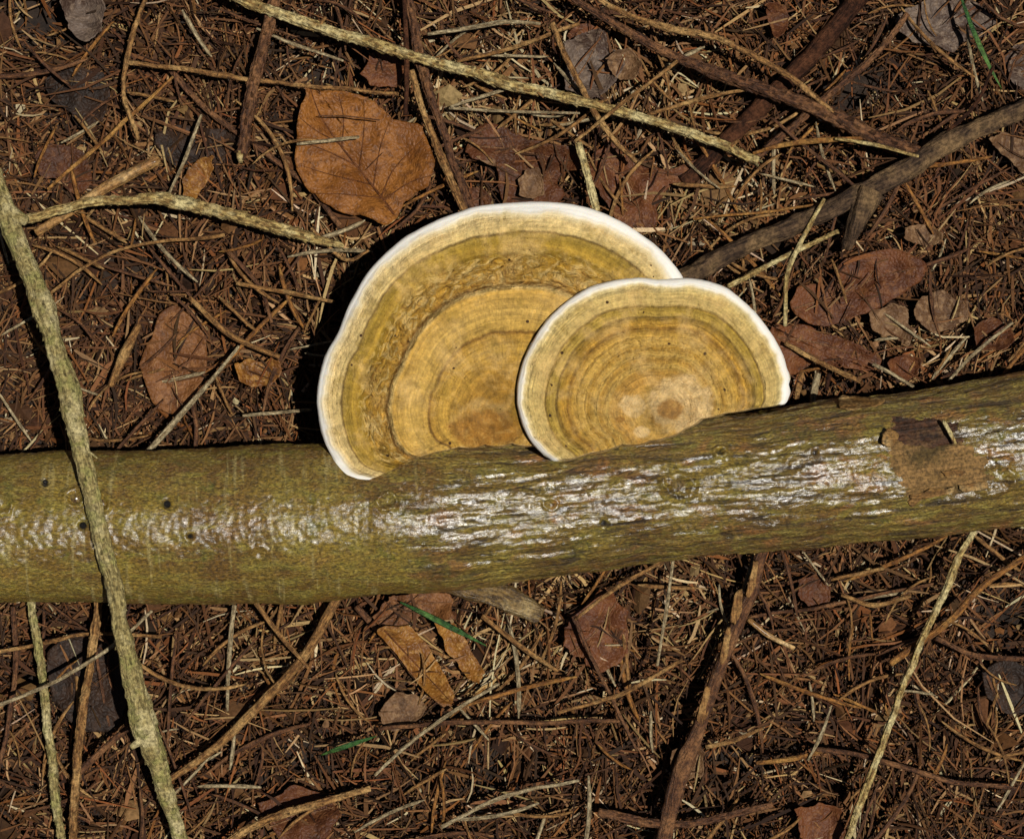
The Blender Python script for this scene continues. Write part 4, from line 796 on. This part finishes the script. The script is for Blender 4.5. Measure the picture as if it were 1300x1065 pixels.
def beech_mask(x, y):
    px, py = proj(np.stack([x, y, 0*x+.012], -1)); return inpoly(px, py, LEAVES[0][1])
def needles(N, lmin, lmax, wmin, wmax, zlo, zhi, seed, region=(.27, .235), keep=None, bend=.18, dens=True):
    r_ = np.random.default_rng(seed)
    x = r_.uniform(-region[0], region[0], N); y = r_.uniform(-region[1], region[1], N)
    if dens:
        ok = r_.random(N) > .93*hollow(x, y); x, y = x[ok], y[ok]
    n = len(x)
    fld = noise(x*26, y*26, seed+5, 2)*4.5; al = np.where(r_.random(n) < .55, fld+r_.normal(0, .35, n), r_.uniform(0, np.pi*2, n))
    L = r_.uniform(lmin, lmax, n)*r_.uniform(.5, 1, n); W = r_.uniform(wmin, wmax, n)
    z = ground(x, y)+r_.uniform(zlo, zhi, n); tilt = r_.normal(0, .10, n); tw = r_.uniform(0, np.pi, n)
    lim = leaf_limit(x, y, z); low = (lim < 1) & (r_.random(n) < np.where(beech_mask(x, y), .997, .90)); z = np.where(low, np.minimum(z, lim-.0055), np.where(lim < 1, lim+.0012, z)); tilt = np.where(lim < 1, tilt*.12, tilt)
    k = np.linspace(-.5, .5, 4); bd = r_.normal(0, bend, n)
    c, s = np.cos(al), np.sin(al)
    u = L[:, None]*k; v = (bd*L)[:, None]*(k**2-.08)*1.6
    cx = x[:, None]+u*c[:, None]-v*s[:, None]; cy = y[:, None]+u*s[:, None]+v*c[:, None]
    cz = z[:, None]+u*tilt[:, None]
    prof = np.array([.45, 1, .95, .35])
    V = np.empty((n, 4, 3, 3)); 
    for j in range(3):
        an = tw+j*2*np.pi/3; a_ = (W/2)[:, None]*prof
        V[:, :, j, 0] = cx-s[:, None]*np.cos(an)[:, None]*a_; V[:, :, j, 1] = cy+c[:, None]*np.cos(an)[:, None]*a_; V[:, :, j, 2] = cz+np.sin(an)[:, None]*a_*.7
    f = []
    for i in range(3):
        for j in range(3):
            j2 = (j+1) % 3; f.append((i*3+j, i*3+j2, (i+1)*3+j2, (i+1)*3+j))
    f = np.array(f); F = (f[None]+(np.arange(n)*12)[:, None, None]).reshape(-1, 4)
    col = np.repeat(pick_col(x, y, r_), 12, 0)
    return V.reshape(-1, 3), F, col
parts = [needles(26000, .008, .018, .0005, .0011, .000, .007, 1, bend=.08), needles(30000, .010, .024, .0004, .0009, .003, .0105, 2, bend=.12),
         needles(12000, .010, .034, .0004, .0010, .006, .0125, 3, bend=.14), needles(2200, .02, .055, .0005, .0013, .007, .0135, 4, bend=.16)]
# thinner ring further out so the floor goes on beyond the frame
parts.append(needles(30000, .012, .032, .0010, .0018, .000, .010, 7, region=(.46, .46)))
off = 0; VV = []; FF2 = []; CC = []
for v, f, c in parts: VV.append(v); FF2.append(f+off); CC.append(c); off += len(v)
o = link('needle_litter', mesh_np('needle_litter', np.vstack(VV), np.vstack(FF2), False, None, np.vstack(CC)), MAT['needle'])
o['kind'] = 'stuff'; o['label'] = 'dense brown litter of dead spruce needles covering the forest floor'; o['category'] = 'needle litter'
# crumbs: little uneven flakes
def crumbs(N, seed, smin, smax, zlo, zhi, region=(.27, .235)):
    r_ = np.random.default_rng(seed); x = r_.uniform(-region[0], region[0], N); y = r_.uniform(-region[1], region[1], N)
    ok = r_.random(N) > .6*hollow(x, y); x, y = x[ok], y[ok]; n = len(x)
    z = ground(x, y)+r_.uniform(zlo, zhi, n); lim = leaf_limit(x, y, z); z = np.minimum(z, lim-.004)
    R = r_.uniform(smin, smax, n)*r_.uniform(.4, 1, n); a0 = r_.uniform(0, 6.28, n); V = np.empty((n, 6, 3)); tx = r_.normal(0, .35, n); ty = r_.normal(0, .35, n)
    asp = r_.uniform(.35, 1, n)
    for j in range(5):
        a = j*2*np.pi/5+r_.uniform(-.4, .4, n); q = R*r_.uniform(.6, 1.1, n); dx = q*np.cos(a); dy = q*np.sin(a)*asp
        X_ = dx*np.cos(a0)-dy*np.sin(a0); Y_ = dx*np.sin(a0)+dy*np.cos(a0)
        V[:, j] = np.stack([x+X_, y+Y_, z+X_*tx+Y_*ty], -1)
    V[:, 5] = np.stack([x, y, z+R*.3], -1)
    f = np.array([(j, (j+1) % 5, 5) for j in range(5)]); F = (f[None]+(np.arange(n)*6)[:, None, None]).reshape(-1, 3)
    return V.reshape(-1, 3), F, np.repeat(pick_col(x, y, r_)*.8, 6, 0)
cp = [crumbs(22000, 31, .0008, .0026, .0, .009), crumbs(2600, 32, .002, .006, .0, .0095), crumbs(420, 33, .005, .011, .004, .0105)]
off = 0; VV = []; FF2 = []; CC = []
for v, f, c in cp: VV.append(v); FF2.append(f+off); CC.append(c); off += len(v)
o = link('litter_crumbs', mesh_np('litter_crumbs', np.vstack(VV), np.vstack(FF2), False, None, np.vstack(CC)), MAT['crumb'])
o['kind'] = 'stuff'; o['label'] = 'crumbled bark and leaf bits mixed into the needle litter'; o['category'] = 'crumbs'

# ---------------------------------------------------------------- loose straws on top of the litter, each its own object
KINDS = [('pale_needle', 'grey', 'pale dead needle lying loose on top of the litter', 'pale needles loose on the litter'),
         ('tan_needle', 'tan', 'tan dead needle lying loose on top of the litter', 'tan needles loose on the litter'),
         ('brown_needle', 'brown', 'brown dead needle lying loose on top of the litter', 'brown needles loose on the litter'),
         ('orange_needle', 'orange', 'orange-brown dead needle lying loose on top of the litter', 'orange needles loose on the litter')]
protos = {}
for q, (nm, mt, lab, grp) in enumerate(KINDS):
    for v in range(5):
        r_ = np.random.default_rng(900+q*10+v); n = 9; L = r_.uniform(.012, .032); s = np.linspace(-.5, .5, n)
        path = np.stack([s*L, .25*L*r_.normal()*(s**2-.08), .0012*np.sin(s*3+r_.uniform(0, 6))], -1)
        protos[q, v] = tube_mesh(nm, path, np.interp(s, [-.5, -.3, .4, .5], [.4, 1, .9, .3])*r_.uniform(.00045, .00075), 6, uneven=.15, seed=q*7+v)[0]
        protos[q, v].materials.append(MAT[mt])
r_ = np.random.default_rng(77); placed = 0
while placed < 280:
    px, py = r_.uniform(0, 1300), r_.uniform(0, 1065)
    if py > np.interp(px, Lp[:, 0], Lp[:, 1]-Lp[:, 2])-12 and py < np.interp(px, Lp[:, 0], Lp[:, 1]+Lp[:, 2])+12: continue
    if inpoly(np.array(px), np.array(py), OL) or inpoly(np.array(px), np.array(py), OS): continue
    if inpoly(np.array(px), np.array(py), LEAVES[0][1]): continue
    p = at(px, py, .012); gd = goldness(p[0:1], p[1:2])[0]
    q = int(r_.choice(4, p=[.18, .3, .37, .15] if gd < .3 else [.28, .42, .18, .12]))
    o = bpy.data.objects.new(KINDS[q][0], protos[q, int(r_.integers(5))]); C.objects.link(o)
    o.location = (p[0], p[1], float(ground(p[0], p[1]))+r_.uniform(.0125, .0165)); o.rotation_euler = (0, r_.normal(0, .07), r_.uniform(0, 6.28)); f = r_.uniform(.7, 1.35); o.scale = (f, f*.9, f*.9)
    o['label'] = KINDS[q][2]; o['category'] = 'needle'; o['group'] = KINDS[q][3]; placed += 1
